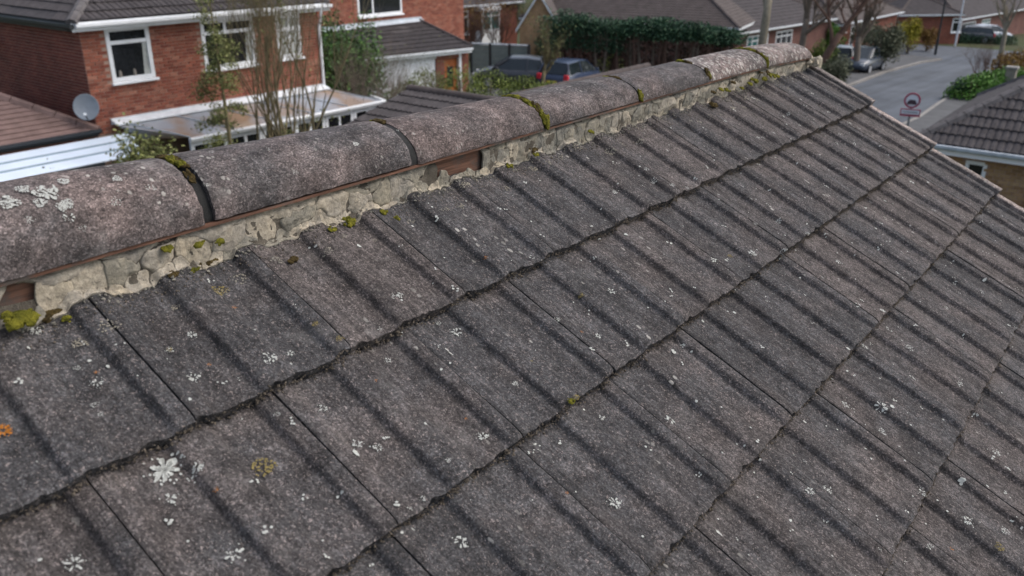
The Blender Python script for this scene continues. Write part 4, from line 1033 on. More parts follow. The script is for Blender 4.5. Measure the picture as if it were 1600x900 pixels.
mb = MB(); q = DC+nd*0.33-v_*0.20; mb.tube([DC-v_*0.30-nd*0.02, q], 0.012, 6); mb.tube([DC-nd*0.06, DC-nd*0.12+Vector((0,0,-0.05)), Vector((5.30, 18.2, 3.10)), Vector((5.37, 18.2, 3.02))], 0.02, 6); mb.build('arm', M['gutter'], DS, world=True)
mb = MB(); mb.tube([q, q+nd*0.10], 0.03, 10); mb.build('receiver', M['upvc'], DS, world=True)

# ================================================================== SECOND RED HOUSE with garage
H2 = root('brick_house', (14.0, 26.0, 0), 0, 'red brick house behind the bushes with a white window above a dark lean-to garage roof', 'house')
w2 = [(6.75, 9.30, 3.68, 4.95)]
mb = MB(); wall_with_holes(mb, 0, 13.35, 0, 5.3, 0, 0.25, w2); mb.box((13.10, 0.25, 0), (13.35, 8, 5.3)); mb.box((0, 0.25, 0), (0.25, 8, 5.3)); mb.box((0.25, 7.75, 0), (13.1, 8, 5.3)); wl = mb.build('wall', M['pointing'], H2)
brick_wall(wl, 0, 13.35, 2.2, 5.28, 0, w2, 'brick', 300, 'x', lambda c: abs(c[0]-10.5)*0.5+abs(c[2]-3.4))
mb = MB(); mb.box((0.3, 0.4, 0.2), (13.0, 7.7, 5.2)); mb.build('room', M['dark_room'], H2)
window(H2, *w2[0], 0, (7.60,), None, 'glass', 'upvc', 0.08)
mb = MB(); mb.box((6.84, 0.045, 3.77), (7.12, 0.055, 4.85)); mb.box((8.95, 0.045, 3.77), (9.20, 0.055, 4.85)); mb.build('curtain', M['curtain'], H2)
hip_roof(H2, 0, 0, 13.35, 8, 5.35, 30, 'roof_dark', 0.3); fascia(H2, 0, 0, 13.35, 8, 5.35)
A_, B_, C_, D_ = Vector((4.0, -0.02, 3.30)), Vector((10.3, -0.02, 3.30)), Vector((9.65, -3.65, 2.50)), Vector((3.2, -2.35, 2.50))
mb = MB(); courses(mb, D_, C_, B_, A_, 0.40, 0.05, 0.03, 0.30)
E_ = Vector((9.9, -0.02, 2.5)); mb.add([C_, (11.2, -0.02, 2.55), B_], [(0,1,2)])
lean = mb.build('garage_roof', M['roof_dark'], H2)
mb = MB(); mb.tube([B_+Vector((0, -0.05, 0.02)), C_+Vector((0, 0, 0.05))], 0.08, 8); mb.build('hip_cap', M['roof_far'], lean)
mb = MB(); mb.box((3.6, -0.05, 3.26), (10.45, -0.013, 3.46)); mb.add([(3.6, -0.05, 3.40), (10.45, -0.05, 3.40), (10.45, -0.30, 3.26), (3.6, -0.30, 3.26)], [(0,3,2,1)]); mb.build('flashing', M['lead'], H2)
# garage front along the eave line
ed = (C_-D_); eL = Vector((ed.x, ed.y, 0)).length; ea = atan2(ed.y, ed.x)
GF = Matrix.Translation((D_.x, D_.y, 0)) @ Matrix.Rotation(ea, 4, 'Z')
def gbox(x0, y0, z0, x1, y1, z1, name, mat, par=H2):
    mb = MB(); mb.box((x0, y0, z0), (x1, y1, z1), GF); return mb.build(name, M[mat], par)
gbox(0.0, 0.0, 2.28, eL, 0.04, 2.46, 'garage_fascia', 'upvc'); gbox(0.0, -0.10, 2.40, eL, -0.001, 2.48, 'garage_gutter', 'upvc_old')
gbox(0.0, 0.25, 0.0, eL*0.30, 0.45, 2.30, 'garage_wall', 'upvc_old')
gd = gbox(eL*0.30, 0.30, 0.0, eL*0.745, 0.36, 2.15, 'garage_door', 'upvc')
for i in range(7): gbox(eL*0.305, 0.285, 0.12+i*0.29, eL*0.74, 0.299, 0.37+i*0.29, 'door_panel', 'upvc', gd)
gbox(eL*0.30, 0.22, 2.15, eL*0.745, 0.42, 2.285, 'lintel', 'upvc_old')
gbox(eL*0.745, 0.25, 0.0, eL*0.81, 0.45, 2.28, 'brick_pier', 'wall_red'); gbox(eL*0.945, 0.25, 0.0, eL, 0.45, 2.28, 'brick_pier', 'wall_red')
gbox(eL*0.81, 0.25, 2.08, eL*0.945, 0.45, 2.28, 'brick_pier', 'wall_red')
dr = gbox(eL*0.812, 0.40, 0.0, eL*0.925, 0.45, 2.07, 'front_door', 'orange'); gbox(eL*0.845, 0.375, 0.9, eL*0.89, 0.399, 1.75, 'door_glass', 'glass', dr)
gbox(eL*0.925, 0.24, 0.0, eL*0.944, 0.45, 2.28, 'downpipe', 'upvc')
gbox(eL-0.2, 0.45, 0.0, eL, 3.3, 2.45, 'garage_wall', 'wall_red')

# ================================================================== GARAGE OUTBUILDINGS just beyond our ridge
GA = root('garage', (10.4, 12.0, 0), 0, 'low garage with dark tiled roof and lichened ridge in the middle behind our ridge', 'garage')
# ridge along y at x=11.85, slope falling towards -x
xr_, zr_ = 1.45, 3.20; slp = 0.26; L_ = 3.2; yA, yB = -4.5, 2.35
mb = MB(); mb.box((xr_-2.9, yA+0.2, 0), (xr_+2.6, yB-0.15, 2.30)); mb.add([(xr_-2.9, yB-0.15, 2.3), (xr_+2.6, yB-0.15, 2.3), (xr_, yB-0.15, 3.1), (xr_-2.9, yB-0.18, 2.3), (xr_+2.6, yB-0.18, 2.3), (xr_, yB-0.18, 3.1)], [(0,1,2),(3,5,4),(0,2,5,3),(1,4,5,2)]); mb.build('wall', M['wall_red2'], GA)
mb = MB(); zb = zr_-slp*L_
mb.add([(xr_-L_, yB, zb-0.02), (xr_-L_, yA, zb-0.02), (xr_, yA, zr_-0.02), (xr_, yB, zr_-0.02), (xr_+2.9, yB, zr_-slp*2.9), (xr_+2.9, yA, zr_-slp*2.9)], [(0,1,2,3),(3,2,5,4)])
gr = mb.build('roof', M['roof_dark'], GA)
up2 = Vector((1, 0, slp)).normalized(); Mx, Wd = slope_frame(Vector((xr_-L_, yB, zb)), Vector((xr_-L_, yA, zb)), up2)
tile_field(gr, Mx, lambda v: 0.0, lambda v: Wd, 8, 0.405, 0.33, 'roof_dark', 5, -1, 5.6, 2)
mb0 = MB()
n = 15
for i in range(n):
    a = lerp(yB+0.03, yA, i/n); b = lerp(yB+0.03, yA, (i+0.965)/n); mb = MB(); K = 8
    prf = [(0.15*cos(pi*k/K), -0.03+0.13*sin(pi*k/K)) for k in range(K+1)]
    mb.prism(prf, (xr_, a, zr_), (xr_, b, zr_), Vector((1, 0, 0)), Vector((0, 0, 1))); mb.build('ridge_tile', M['roof_far'], gr)
GB = root('garage', (20.5, 13.4, 0), 0, 'long low outbuilding with dark roof just behind the far half of our ridge', 'garage')
mb = MB(); mb.box((-5.5, -2.2, 0), (2.0, 2.2, 2.0)); mb.build('wall', M['wall_red2'], GB)
hip_roof(GB, -5.5, -2.2, 2.0, 2.2, 2.05, 15, 'roof_dark', 0.15, 0.02, gable=(True, True), capmat='roof_far')

# ================================================================== FAR BUNGALOWS
def bungalow(label, p0, p1, depth, eave, pitch, wall, roofm, wins=(), base=1.6, over=0.35, gable=(False, False), grp=None, extra=None, gauge=0.33, name='bungalow'):
    p0, p1 = Vector(p0[:2]), Vector(p1[:2]); d = p1-p0; L = d.length; a = atan2(d.y, d.x); mx = (p0+p1)/2; g = gz(mx.x)
    R_ = root(name, (p0.x, p0.y, g), a, label, 'house', grp)
    holes = [w_[:4] for w_ in wins]
    mb = MB(); wall_with_holes(mb, 0, L, -base, eave, 0, 0.25, holes); mb.box((0, 0.25, -base), (0.25, depth, eave)); mb.box((L-0.25, 0.25, -base), (L, depth, eave)); mb.box((0.25, depth-0.25, -base), (L-0.25, depth, eave)); mb.build('wall', M[wall], R_)
    mb = MB(); mb.box((0.3, 0.35, 0.1), (L-0.3, depth-0.3, eave-0.1)); mb.build('room', M['dark_room'], R_)
    for w_ in wins:
        x0, x1, z0, z1 = w_[:4]; gl = w_[4] if len(w_) > 4 else 'glass'; nm = w_[5] if len(w_) > 5 else 'window'
        k = max(1, round((x1-x0)/0.7)); window(R_, x0, x1, z0, z1, 0, [lerp(x0, x1, i/k) for i in range(1, k)], lerp(z0, z1, 0.72) if (z1-z0) > 0.9 else None, gl, 'upvc', 0.06, nm == 'window', nm)
    rf, SL = hip_roof(R_, 0, 0, L, depth, eave+0.05, pitch, roofm, over, gable=gable, capmat='roof_far', gauge=gauge)
    fascia(R_, 0, 0, L, depth, eave+0.05, over, 'upvc_old', 0.16, 'upvc_old')
    return R_, L
q0, q1 = G(1148, 45, 2.4), G(1296, 35, 2.4)
bungalow('brown-roofed brick bungalow behind the pale bare tree trunk at the top centre right', q0, q1, 9.0, 2.4, 27, 'wall_red2', 'roof_far2', [(1.6, 4.2, 0.9, 2.1, 'glass_green'), (5.2, 7.4, 0.9, 2.1)])
q0, q1 = G(1312, 32, 2.4), G(1402, 24, 2.4)
bungalow('red brick bungalow behind the parked grey cars and the big grey-green shrub', q0, q1, 9.0, 2.4, 27, 'wall_red', 'roof_far', [(1.2, 1.55, 1.75, 2.25, 'upvc'), (2.6, 3.4, 0.1, 2.1, 'glass', 'door'), (4.0, 5.6, 0.9, 2.1, 'glass_green')])
q0, q1 = G(1406, 22, 2.4), G(1497, 24, 2.4)
bungalow('dark red brick bungalow end with blue-white fascia behind the yellow shrub', q0, q1, 10.0, 2.4, 27, 'wall_red', 'roof_far2', [(5.0, 5.9, 0.9, 2.1)])
q0, q1 = G(1500, 21, 2.4), G(1640, 14, 2.4)
bungalow('long brick bungalow with wide windows at the top right corner across the side street', q0, q1, 10.0, 2.4, 27, 'wall_red2', 'roof_far2', [(1.2, 4.4, 0.6, 2.0), (6.0, 8.2, 0.8, 2.0, 'glass_green')])
# big roof with yellow gable wing
P_, Q_ = G(884, 30, 2.5), G(1148, 44, 2.5)
BG, BL = bungalow('large bungalow with broad brown-grey tiled roof behind the tall hedge', (P_.x, P_.y+3.0), Q_, 11.0, 2.45, 30, 'wall_red2', 'roof_far', [], 2.0, gauge=0.25)
a0, a1 = G(812, 34, 2.45), G(872, 36, 2.45); am = (a0+a1)/2; wdt = (a1-a0).length
YG = root('bungalow_wing', (a0.x, a0.y, gz(am.x)), atan2((a1-a0).y, (a1-a0).x), 'buff brick gable with white bargeboards left of the tall hedge', 'house')
hgt = 1.75
mb = MB(); mb.add([(0, 0, -1.2), (wdt, 0, -1.2), (wdt, 0, 2.35), (wdt/2, 0, 2.35+hgt), (0, 0, 2.35), (0, 6, -1.2), (wdt, 6, -1.2), (wdt, 6, 2.35), (wdt/2, 6, 2.35+hgt), (0, 6, 2.35)], [(0,1,2,3,4), (1,6,7,2), (0,4,9,5)]); mb.build('wall', M['wall_yel'], YG)
mb = MB(); ov = 0.22; k_ = hgt/(wdt/2)
for sg in (0, 1):
    e_ = Vector((-ov if not sg else wdt+ov, -0.15, 2.42-ov*k_)); tp = Vector((wdt/2, -0.15, 2.42+hgt)); e2 = e_+Vector((0, 6.2, 0)); t2 = tp+Vector((0, 6.2, 0))
    if sg: courses(mb, e_, e2, t2, tp, 0.28, 0.02)
    else: courses(mb, e2, e_, tp, t2, 0.28, 0.02)
mb.build('roof', M['roof_far'], YG)
for sg in (0, 1):
    e_ = Vector((-ov if not sg else wdt+ov, -0.17, 2.40-ov*k_)); tp = Vector((wdt/2, -0.17, 2.40+hgt)); mb = MB(); d = Vector((0, 0, -0.19)); b_ = Vector((0, -0.04, 0))
    mb.add([e_, tp, tp+d, e_+d, e_+b_, tp+b_, tp+d+b_, e_+d+b_], [(0,1,2,3), (4,7,6,5), (0,4,5,1), (3,2,6,7), (0,3,7,4)]); mb.build('bargeboard', M['upvc_old'], YG)
# red house with bay far left of the gable
b0, b1 = G(716, 7, 3.0), G(808, 5, 3.0)
R7, L7 = bungalow('distant red brick house with white and green bay window, left of the buff gable', b0, b1, 8.0, 3.0, 30, 'wall_red', 'roof_far2', [(0.2, 0.9, 1.2, 2.7, 'glass')], 2.0)
bx0, bx1 = L7*0.26, L7*0.56
mb = MB(); mb.box((bx0, -0.7, 0.2), (bx1, -0.02, 1.35)); by = mb.build('bay', M['upvc'], R7)
mb = MB(); mb.box((bx0-0.05, -0.78, 2.65), (bx1+0.05, -0.02, 2.85)); mb.build('bay_roof', M['upvc'], R7)
window(R7, bx0, bx1, 1.36, 2.64, -0.7, ((bx0+bx1)/2,), 2.3, 'glass_green', 'upvc', 0.05, False)

# ================================================================== RIGHT BUNGALOW near the road
K = Vector((17.0, 2.85, 0)); zE = 2.5
RB = root('bungalow', (K.x, K.y, 0), -pi/2, 'buff brick bungalow with dark ribbed tile hip roof at the right edge', 'house')
# local x runs along -Y (to the right in the picture), local y runs along +X (away)
LW, LD = 11.0, 7.2
fwin = [(0.85, 1.30, 1.50, 2.15), (2.45, 4.6, 0.6, 2.15)]
mb = MB(); wall_with_holes(mb, 0, LW, 0, 2.42, 0.35, 0.25, fwin); mb.box((0, 0.6, 0), (0.25, LD, 2.42)); mb.box((LW-0.25, 0.6, 0), (LW, LD, 2.42)); mb.box((0.25, LD-0.25, 0), (LW-0.25, LD, 2.42)); wl = mb.build('wall', M['pointing'], RB)
M['brick_buff'] = m_brick('buff_brick', [(0.42, 0.27, 0.14), (0.34, 0.20, 0.10), (0.46, 0.31, 0.17), (0.38, 0.24, 0.13)])
brick_wall(wl, 0, 5.5, 0.3, 2.4, 0.35, fwin, 'brick_buff', 200, 'x', lambda c: abs(c[0]-2.2)+abs(c[2]-1.6))
mb = MB(); mb.box((0.3, 0.8, 0.1), (LW-0.3, LD-0.3, 2.3)); mb.build('room', M['dark_room'], RB)
window(RB, *fwin[0], 0.35, (), None, 'glass', fwid=0.08); window(RB, *fwin[1], 0.35, (3.5,), None, 'curtain', 'upvc', 0.06, True, 'window', 0.10)
rfR, SLR = hip_roof(RB, 0, 0.35, LW, LD, zE, 33, 'roof_dark', 0.35, 0.0, capmat='roof_grey', skip=(0,))
A, B = Vector(SLR[0][0]), Vector(SLR[0][1]); c33 = cos(radians(33)); Mx, Wd = slope_frame(A, B, Vector((0, c33, sin(radians(33)))))
tile_field(rfR, Mx, lambda v: v*c33, lambda v: Wd-v*c33, 12, 0.34, 0.30, 'roof_dark', 9, -1, 6.5)
mb = MB(); mb.box((-0.35, -0.02, zE-0.22), (LW+0.35, 0.012, zE-0.01)); mb.box((-0.35, 0.012, zE-0.20), (LW+0.35, 0.36, zE-0.18)); mb.build('fascia', M['upvc'], RB)
mb = MB(); mb.prism(pr, (-0.38, -0.02, zE-0.0), (LW+0.35, -0.02, zE-0.0), Vector((0, 1, 0)), Vector((0, 0, 1))); mb.build('gutter', M['lead'], RB)
mb = MB(); mb.tube([(2.25, -0.06, zE-0.08), (2.25, 0.25, zE-0.35), (2.25, 0.30, zE-0.5), (2.25, 0.30, 0.0)], 0.035, 8); mb.build('downpipe', M['bark_pale'], RB)

# ================================================================== STREET THINGS
# road sign
sp = G(1425, 160, 2.05)
SG = root('road_sign', (sp.x, sp.y, gz(sp.x)), 0, 'round red-rimmed road sign with a white plate below it, beside the kerb', 'road sign')
dv = Vector((CAM.x-sp.x, CAM.y-sp.y, 0)).normalized(); Rz = Matrix.Rotation(atan2(dv.y, dv.x)+pi/2, 4, 'Z')   # local -y faces the viewer
def disc(mb, cx, cz, r_, y0, y1, T, n=36, ri=0.0):
    vs = []
    for y in (y0, y1):
        vs += [T @ Vector((cx+r_*cos(2*pi*k/n), y, cz+r_*sin(2*pi*k/n))) for k in range(n)]
    if ri == 0: mb.add(vs, [tuple(range(n)), tuple(range(2*n-1, n-1, -1))] + [(k, n+k, n+(k+1)%n, (k+1)%n) for k in range(n)])
    else:
        o = len(vs)
        for y in (y0, y1): vs += [T @ Vector((cx+ri*cos(2*pi*k/n), y, cz+ri*sin(2*pi*k/n))) for k in range(n)]
        fs = []
        for k in range(n):
            j = (k+1) % n; fs += [(k, j, 2*n+j, 2*n+k), (k, n+k, n+j, j), (n+k, 3*n+k, 3*n+j, n+j)]
        mb.add(vs, fs)
zc = 2.12
mb = MB(); mb.tube([(0, 0, 0), (0, 0, 2.3)], 0.034, 10); mb.build('post', M['post_grey'], SG)
mb = MB(); disc(mb, 0, zc, 0.225, -0.060, -0.045, Rz); face = mb.build('sign_face', M['sign_white'], SG)
mb = MB(); disc(mb, 0, zc, 0.24, -0.068, -0.040, Rz, 36, 0.185); mb.build('red_rim', M['sign_red'], face)
# symbol on the disc: dark car-like shape
mb = MB(); sh = [(-0.17, -0.03), (-0.13, 0.03), (-0.09, 0.075), (0.09, 0.075), (0.13, 0.03), (0.17, -0.03), (0.17, -0.11), (-0.17, -0.11)]
mb.add([Rz @ Vector((a*0.8, -0.064, zc-0.04+b*0.8)) for a, b in sh], [tuple(range(8))]); mb.build('symbol', M['sign_dark'], face)
mb = MB(); mb.box((-0.29, -0.060, zc-0.50), (0.29, -0.045, zc-0.265), Rz); pl = mb.build('sign_plate', M['sign_red'], SG)
mb = MB(); mb.box((-0.26, -0.066, zc-0.43), (0.26, -0.061, zc-0.30), Rz); pw = mb.build('plate_face', M['sign_white'], pl)
mb = MB()
for i in range(9): mb.box((-0.21+i*0.048, -0.0685, zc-0.385), (-0.180+i*0.048, -0.0665, zc-0.345), Rz)
mb.build('lettering', M['post_grey'], pw)

def car(label, pos, heading, paint, kind='hatch', grp=None):
    g = gz(pos.x); R_ = root('parked_car', (pos.x, pos.y, g+0.02), heading, label, 'car', grp)
    if abs(cos(heading)) > 0 and pos.x > 28: R_.rotation_euler = (0, SLOPE*cos(heading), heading)
    L, W = 4.1, 0.87
    # stations: x, bottom z, belt z, half width
    ST = [(-2.05, 0.42, 0.62, 0.66), (-2.0, 0.30, 0.82, 0.78), (-1.75, 0.24, 0.93, 0.84), (-1.0, 0.20, 0.95, W), (0.3, 0.20, 0.93, W), (1.0, 0.20, 0.90, W), (1.55, 0.22, 0.80, 0.84), (1.92, 0.28, 0.66, 0.76), (2.06, 0.40, 0.54, 0.62)]
    mb = MB(); vs = []
    for x, zb, zt, hw in ST:
        vs += [(x, s_*hw*a, lerp(zb, zt, b)) for s_, a, b in ((1, 0.0, 0), (1, 0.86, 0), (1, 0.98, 0.2), (1, 1.0, 0.55), (1, 0.96, 0.88), (1, 0.86, 1.0), (1, 0.0, 1.03), (-1, 0.86, 1.0), (-1, 0.96, 0.88), (-1, 1.0, 0.55), (-1, 0.98, 0.2), (-1, 0.86, 0))]
    K_ = 12; fs = [(i*K_+k, (i+1)*K_+k, (i+1)*K_+(k+1)%K_, i*K_+(k+1)%K_) for i in range(len(ST)-1) for k in range(K_)] + [tuple(range(K_-1, -1, -1))[::-1], tuple((len(ST)-1)*K_+k for k in range(K_))[::-1]]
    mb.add(vs, fs); body = mb.build('body', M[paint], R_, True)
    # cabin
    ht = 1.45; cb = -1.92 if kind == 'hatch' else -1.45
    CS = [(cb, 0.90, 0.72), (cb+0.25, ht-0.06, 0.60), (-0.6, ht, 0.63), (0.25, ht-0.03, 0.61), (1.12, 0.90, 0.70)]
    mb = MB(); vs = []
    for x, zt, hw in CS: vs += [(x, 0.80 if zt < 1 else 0.79, 0.88), (x, hw, zt-0.03), (x, hw*0.85, zt), (x, -hw*0.85, zt), (x, -hw, zt-0.03), (x, -0.80 if zt < 1 else -0.79, 0.88)]
    fs = [(i*6+k, (i+1)*6+k, (i+1)*6+k+1, i*6+k+1) for i in range(4) for k in range(5)]; mb.add(vs, fs); mb.build('windows', M['glass_car'], R_)
    mb = MB(); vs = []
    for x, zt, hw in CS[1:4]: vs += [(x+(0.0), hw+0.012, zt-0.045), (x, hw*0.86, zt+0.012), (x, -hw*0.86, zt+0.012), (x, -hw-0.012, zt-0.045)]
    mb.add(vs, [(i*4+k, (i+1)*4+k, (i+1)*4+k+1, i*4+k+1) for i in range(2) for k in range(3)]); mb.build('roof_panel', M[paint], R_, True)
    for s_ in (1, -1):
        for (xa, za, wa), (xb, zb_, wb) in (((cb, 0.9, 0.80), (cb+0.25, ht-0.06, 0.60)), ((-0.55, 0.9, 0.80), (-0.6, ht-0.01, 0.63)), ((1.12, 0.9, 0.76), (0.25, ht-0.04, 0.61))):
            mb = MB(); mb.tube([(xa, s_*(wa), za), (xb, s_*(wb+0.004), zb_)], 0.035, 5); mb.build('pillar', M[paint], R_)
        for x in (-1.27, 1.27):
            mb = MB(); n = 20; yo = s_*0.885; yi = s_*0.68
            vs = [(x+0.31*cos(2*pi*k/n), y, 0.31+0.31*sin(2*pi*k/n)) for y in (yo, yi) for k in range(n)]; mb.add(vs, [tuple(range(n)), tuple(range(2*n-1, n-1, -1))]+[(k, (k+1)%n, n+(k+1)%n, n+k) for k in range(n)]); wh = mb.build('wheel', M['tyre'], R_)
            mb = MB(); yo = s_*0.895; vs = [(x+0.20*cos(2*pi*k/n), y, 0.31+0.20*sin(2*pi*k/n)) for y in (yo, s_*0.86) for k in range(n)]; mb.add(vs, [tuple(range(n)), tuple(range(2*n-1, n-1, -1))]+[(k, (k+1)%n, n+(k+1)%n, n+k) for k in range(n)]); mb.build('rim', M['rim'], wh)
        mb = MB(); mb.bbox((-2.055, s_*0.70-0.11, 0.66), (-1.90, s_*0.70+0.11, 0.90), 0.02); mb.build('tail_light', M['red_lamp'], R_)
        mb = MB(); mb.bbox((1.80, s_*0.60-0.14, 0.50), (2.03, s_*0.60+0.12, 0.66), 0.02); mb.build('headlight', M['head_lamp'], R_)
        mb = MB(); mb.bbox((0.78, s_*0.92-0.08, 0.92), (0.90, s_*0.92+0.08, 1.03), 0.02); mb.build('mirror', M[paint], R_)
    mb = MB(); mb.box((-2.085, -0.26, 0.50), (-2.06, 0.26, 0.61)); mb.build('number_plate', M['plate_y'], R_)
    return R_
rz = atan2(-rt.y*-1, -rt.x) if False else atan2(-rt.y, -rt.x)
fh = Vector((fw.x, fw.y)).normalized(); rh = Vector((rt.x, rt.y)).normalized()
c1 = G(806, 113, 0.7); h1 = -rh*0.97+fh*0.1; car('dark grey car seen from its side by the grey fence, behind a small bare tree', c1, atan2(h1.y, h1.x), 'car_black', 'saloon')
c2 = G(893, 114, 0.8); h2 = fh*0.86+rh*0.50; car('dark blue hatchback with red tail lights in front of the tall hedge', c2, atan2(h2.y, h2.x), 'car_blue')
c3 = G(1312, 90, 0.7); h3 = fh*0.9+rh*0.35; car('slate grey car half hidden behind green shrubs left of the street', c3, atan2(h3.y, h3.x), 'car_grey')
c4 = G(1348, 94, 0.7); h4 = -fh*0.75-rh*0.6; car('dark car with silvery bonnet parked on the drive by the big grey-green shrub', c4, atan2(h4.y, h4.x), 'car_grey')
c5 = G(1545, 52, 0.7); h5 = rh*0.9+fh*0.2; car('small silvery car on the far side of the street at the upper right', c5, atan2(h5.y, h5.x), 'car_silver')
c6 = G(1512, 54, 0.7); h6 = -rh*0.9+fh*0.2; car('dark car beside the small silvery car in the far street', c6, atan2(h6.y, h6.x), 'car_black')

# grey fence
FA, FB = G(737, 114, 0), G(826, 118, 0)
FN = root('panel_fence', (FA.x, FA.y, gz(FA.x)), 0, 'grey-green panel fence with dark posts behind the dark grey car', 'fence')
dd = (FB-FA); n = 3
for i in range(n+1):
    p = FA+dd*(i/n); mb = MB(); mb.box((p.x-0.06, p.y-0.06, gz(p.x)-0.1), (p.x+0.06, p.y+0.06, gz(p.x)+1.62)); mb.build('post', M['gutter'], FN, world=True)
for i in range(n):
    a, b = FA+dd*((i+0.03)/n), FA+dd*((i+0.97)/n); a.z = gz(a.x); b.z = gz(b.x); X = (b-a).normalized(); Yv = Vector((-X.y, X.x, 0)).normalized()
    for k in range(6):
        mb = MB(); z0, z1 = 0.10+k*0.235, 0.10+k*0.235+0.222; o_ = 0.02
        mb.add([a+Vector((0,0,z0))-Yv*o_, b+Vector((0,0,z0))-Yv*o_, b+Vector((0,0,z1))-Yv*o_, a+Vector((0,0,z1))-Yv*o_, a+Vector((0,0,z0))+Yv*o_, b+Vector((0,0,z0))+Yv*o_, b+Vector((0,0,z1))+Yv*o_, a+Vector((0,0,z1))+Yv*o_], [(0,1,2,3),(7,6,5,4),(0,4,5,1),(3,2,6,7)]); mb.build('board', M['panel_grey'], FN, world=True)
mb = MB(); mb.tube([FA+Vector((0,0,1.56)), FB+Vector((0,0,1.56))], 0.05, 6); mb.build('rail', M['lead'], FN, world=True)

def pole(label, px, py, h, r_, mat, cat='post', lean=0.0, name='street_post', cap=True):
    p = G(px, py, 0); R_ = root(name, (p.x, p.y, gz(p.x)), 0, label, cat)
    mb = MB(); mb.tube([(0, 0, 0), (0, 0, 1.2)], r_*1.35, 10); mb.build('base', M[mat], R_)
    mb = MB(); mb.tube([(0, 0, 1.2), (0, 0, h*0.97)], [r_, r_*0.7], 10); mb.build('shaft', M[mat], R_)
    mb = MB(); mb.tube([(0, 0, h*0.97), (0, 0, h), (0.35, 0.1, h+0.1), (0.9, 0.25, h+0.12)], [r_*0.6, r_*0.6, r_*0.6, 0.09], 8); mb.build('head', M['post_grey'], R_)
pole('pale street lamp post across the far junction', 1492, 72, 6.5, 0.065, 'upvc_old', 'street lamp', name='street_lamp')
pole('dark thin post standing at the far kerb left of the pale lamp post', 1461, 86, 5.5, 0.07, 'gutter', 'street lamp', name='street_lamp')
pp = G(1572, 150, 0.2)
mb = MB(); PR = root('gate_pier', (pp.x, pp.y, gz(pp.x)), 0, 'stone gate pier beside the bright green shrub at the right', 'pier')
mb.bbox((-0.22, -0.22, -0.2), (0.22, 0.22, 1.5), 0.03); mb.build('shaft', M['stone'], PR)
mb = MB(); mb.bbox((-0.28, -0.28, 1.5), (0.28, 0.28, 1.62), 0.03); mb.build('cap', M['kerb'], PR)

# ================================================================== VEGETATION
def leaf(mb, p, s_, r, flat=0.3):
    a = r.uniform(0, 2*pi); d = Vector((cos(a), sin(a), r.uniform(-flat, 1.0))).normalized(); e = d.orthogonal().normalized(); e = Matrix.Rotation(r.uniform(0, 6.28), 3, d) @ e
    L = s_*r.uniform(0.7, 1.4); w_ = s_*r.uniform(0.28, 0.5)
    mb.add([p, p+d*L*0.5+e*w_, p+d*L, p+d*L*0.5-e*w_], [(0,1,2,3)])
def shrub(label, pos, R, H, mat, n=2500, ls=0.09, seed=1, stems='twig', cat='shrub', name='shrub', lobes=9, grp=None, shell=0.55, zb=0.0, elong=(1, 1), rz=0.0):
    r = random.Random(seed); R_ = root(name, (pos[0], pos[1], gz(pos[0])), rz, label, cat, grp)
    L = []
    for i in range(lobes):
        a = 2*pi*i/lobes + r.uniform(-0.4, 0.4); q = R*r.uniform(0.15, 0.62); L.append((Vector((cos(a)*q*elong[0], sin(a)*q*elong[1], zb+(H-zb)*r.uniform(0.35, 0.78))), R*r.uniform(0.32, 0.52), (H-zb)*r.uniform(0.22, 0.36)))
    L.append((Vector((0, 0, zb+(H-zb)*0.55)), R*0.6, (H-zb)*0.42))
    mb = MB()
    for i in range(n):
        c, rr, hh = L[r.randrange(len(L))]; d = Vector((r.gauss(0, 1), r.gauss(0, 1), r.gauss(0, 1))).normalized(); k = r.uniform(shell, 1.05)+0.15*N3(d.x*3+c.x, d.y*3, d.z*3)
        p = c+Vector((d.x*rr*k*elong[0], d.y*rr*k*elong[1], d.z*hh*k))
        if p.z < 0.03: p.z = 0.03+r.random()*0.1
        leaf(mb, p, ls, r)
    mb.build('foliage', M[mat], R_)
    mb = MB()
    for i in range(7):
        c, rr, hh = L[i % len(L)]; b = Vector((r.uniform(-.1, .1), r.uniform(-.1, .1), -0.05)); m_ = b.lerp(c, 0.5)+Vector((r.uniform(-.1, .1), r.uniform(-.1, .1), 0))
        mb.tube([b, m_, c, c+Vector((r.uniform(-1, 1)*rr*.6, r.uniform(-1, 1)*rr*.6, hh*0.7))], [0.035*H/2, 0.022*H/2, 0.014*H/2, 0.004], 5)
    mb.build('stem', M[stems], R_); return R_
def branchy(mb, p, d, L, r0, depth, r, tips, up_=0.25, spread=0.55, seg=4, wig=0.18):
    pts = [p.copy()]; rad = [r0]; q = p.copy(); dd = d.normalized()
    for i in range(seg):
        dd = (dd + Vector((r.uniform(-wig, wig), r.uniform(-wig, wig), r.uniform(-wig, wig)+up_*0.12))).normalized(); q = q+dd*(L/seg); pts.append(q.copy()); rad.append(r0*(1-0.62*(i+1)/seg))
    mb.tube(pts, rad, 5 if r0 < 0.05 else 8, False)
    if depth == 0: tips.append(q); return
    nb = r.choice((2, 3, 3)); 
    for i in range(nb+1):
        j = r.randrange(1, seg+1) if i < nb else seg
        b = pts[j]; nd_ = (dd + Vector((r.uniform(-1, 1), r.uniform(-1, 1), r.uniform(-0.4, 1)*0.8))*spread*1.4 + Vector((0, 0, up_))).normalized()
        branchy(mb, b, nd_, L*r.uniform(0.55, 0.8), rad[j]*0.75, depth-1, r, tips, up_, spread, seg, wig)
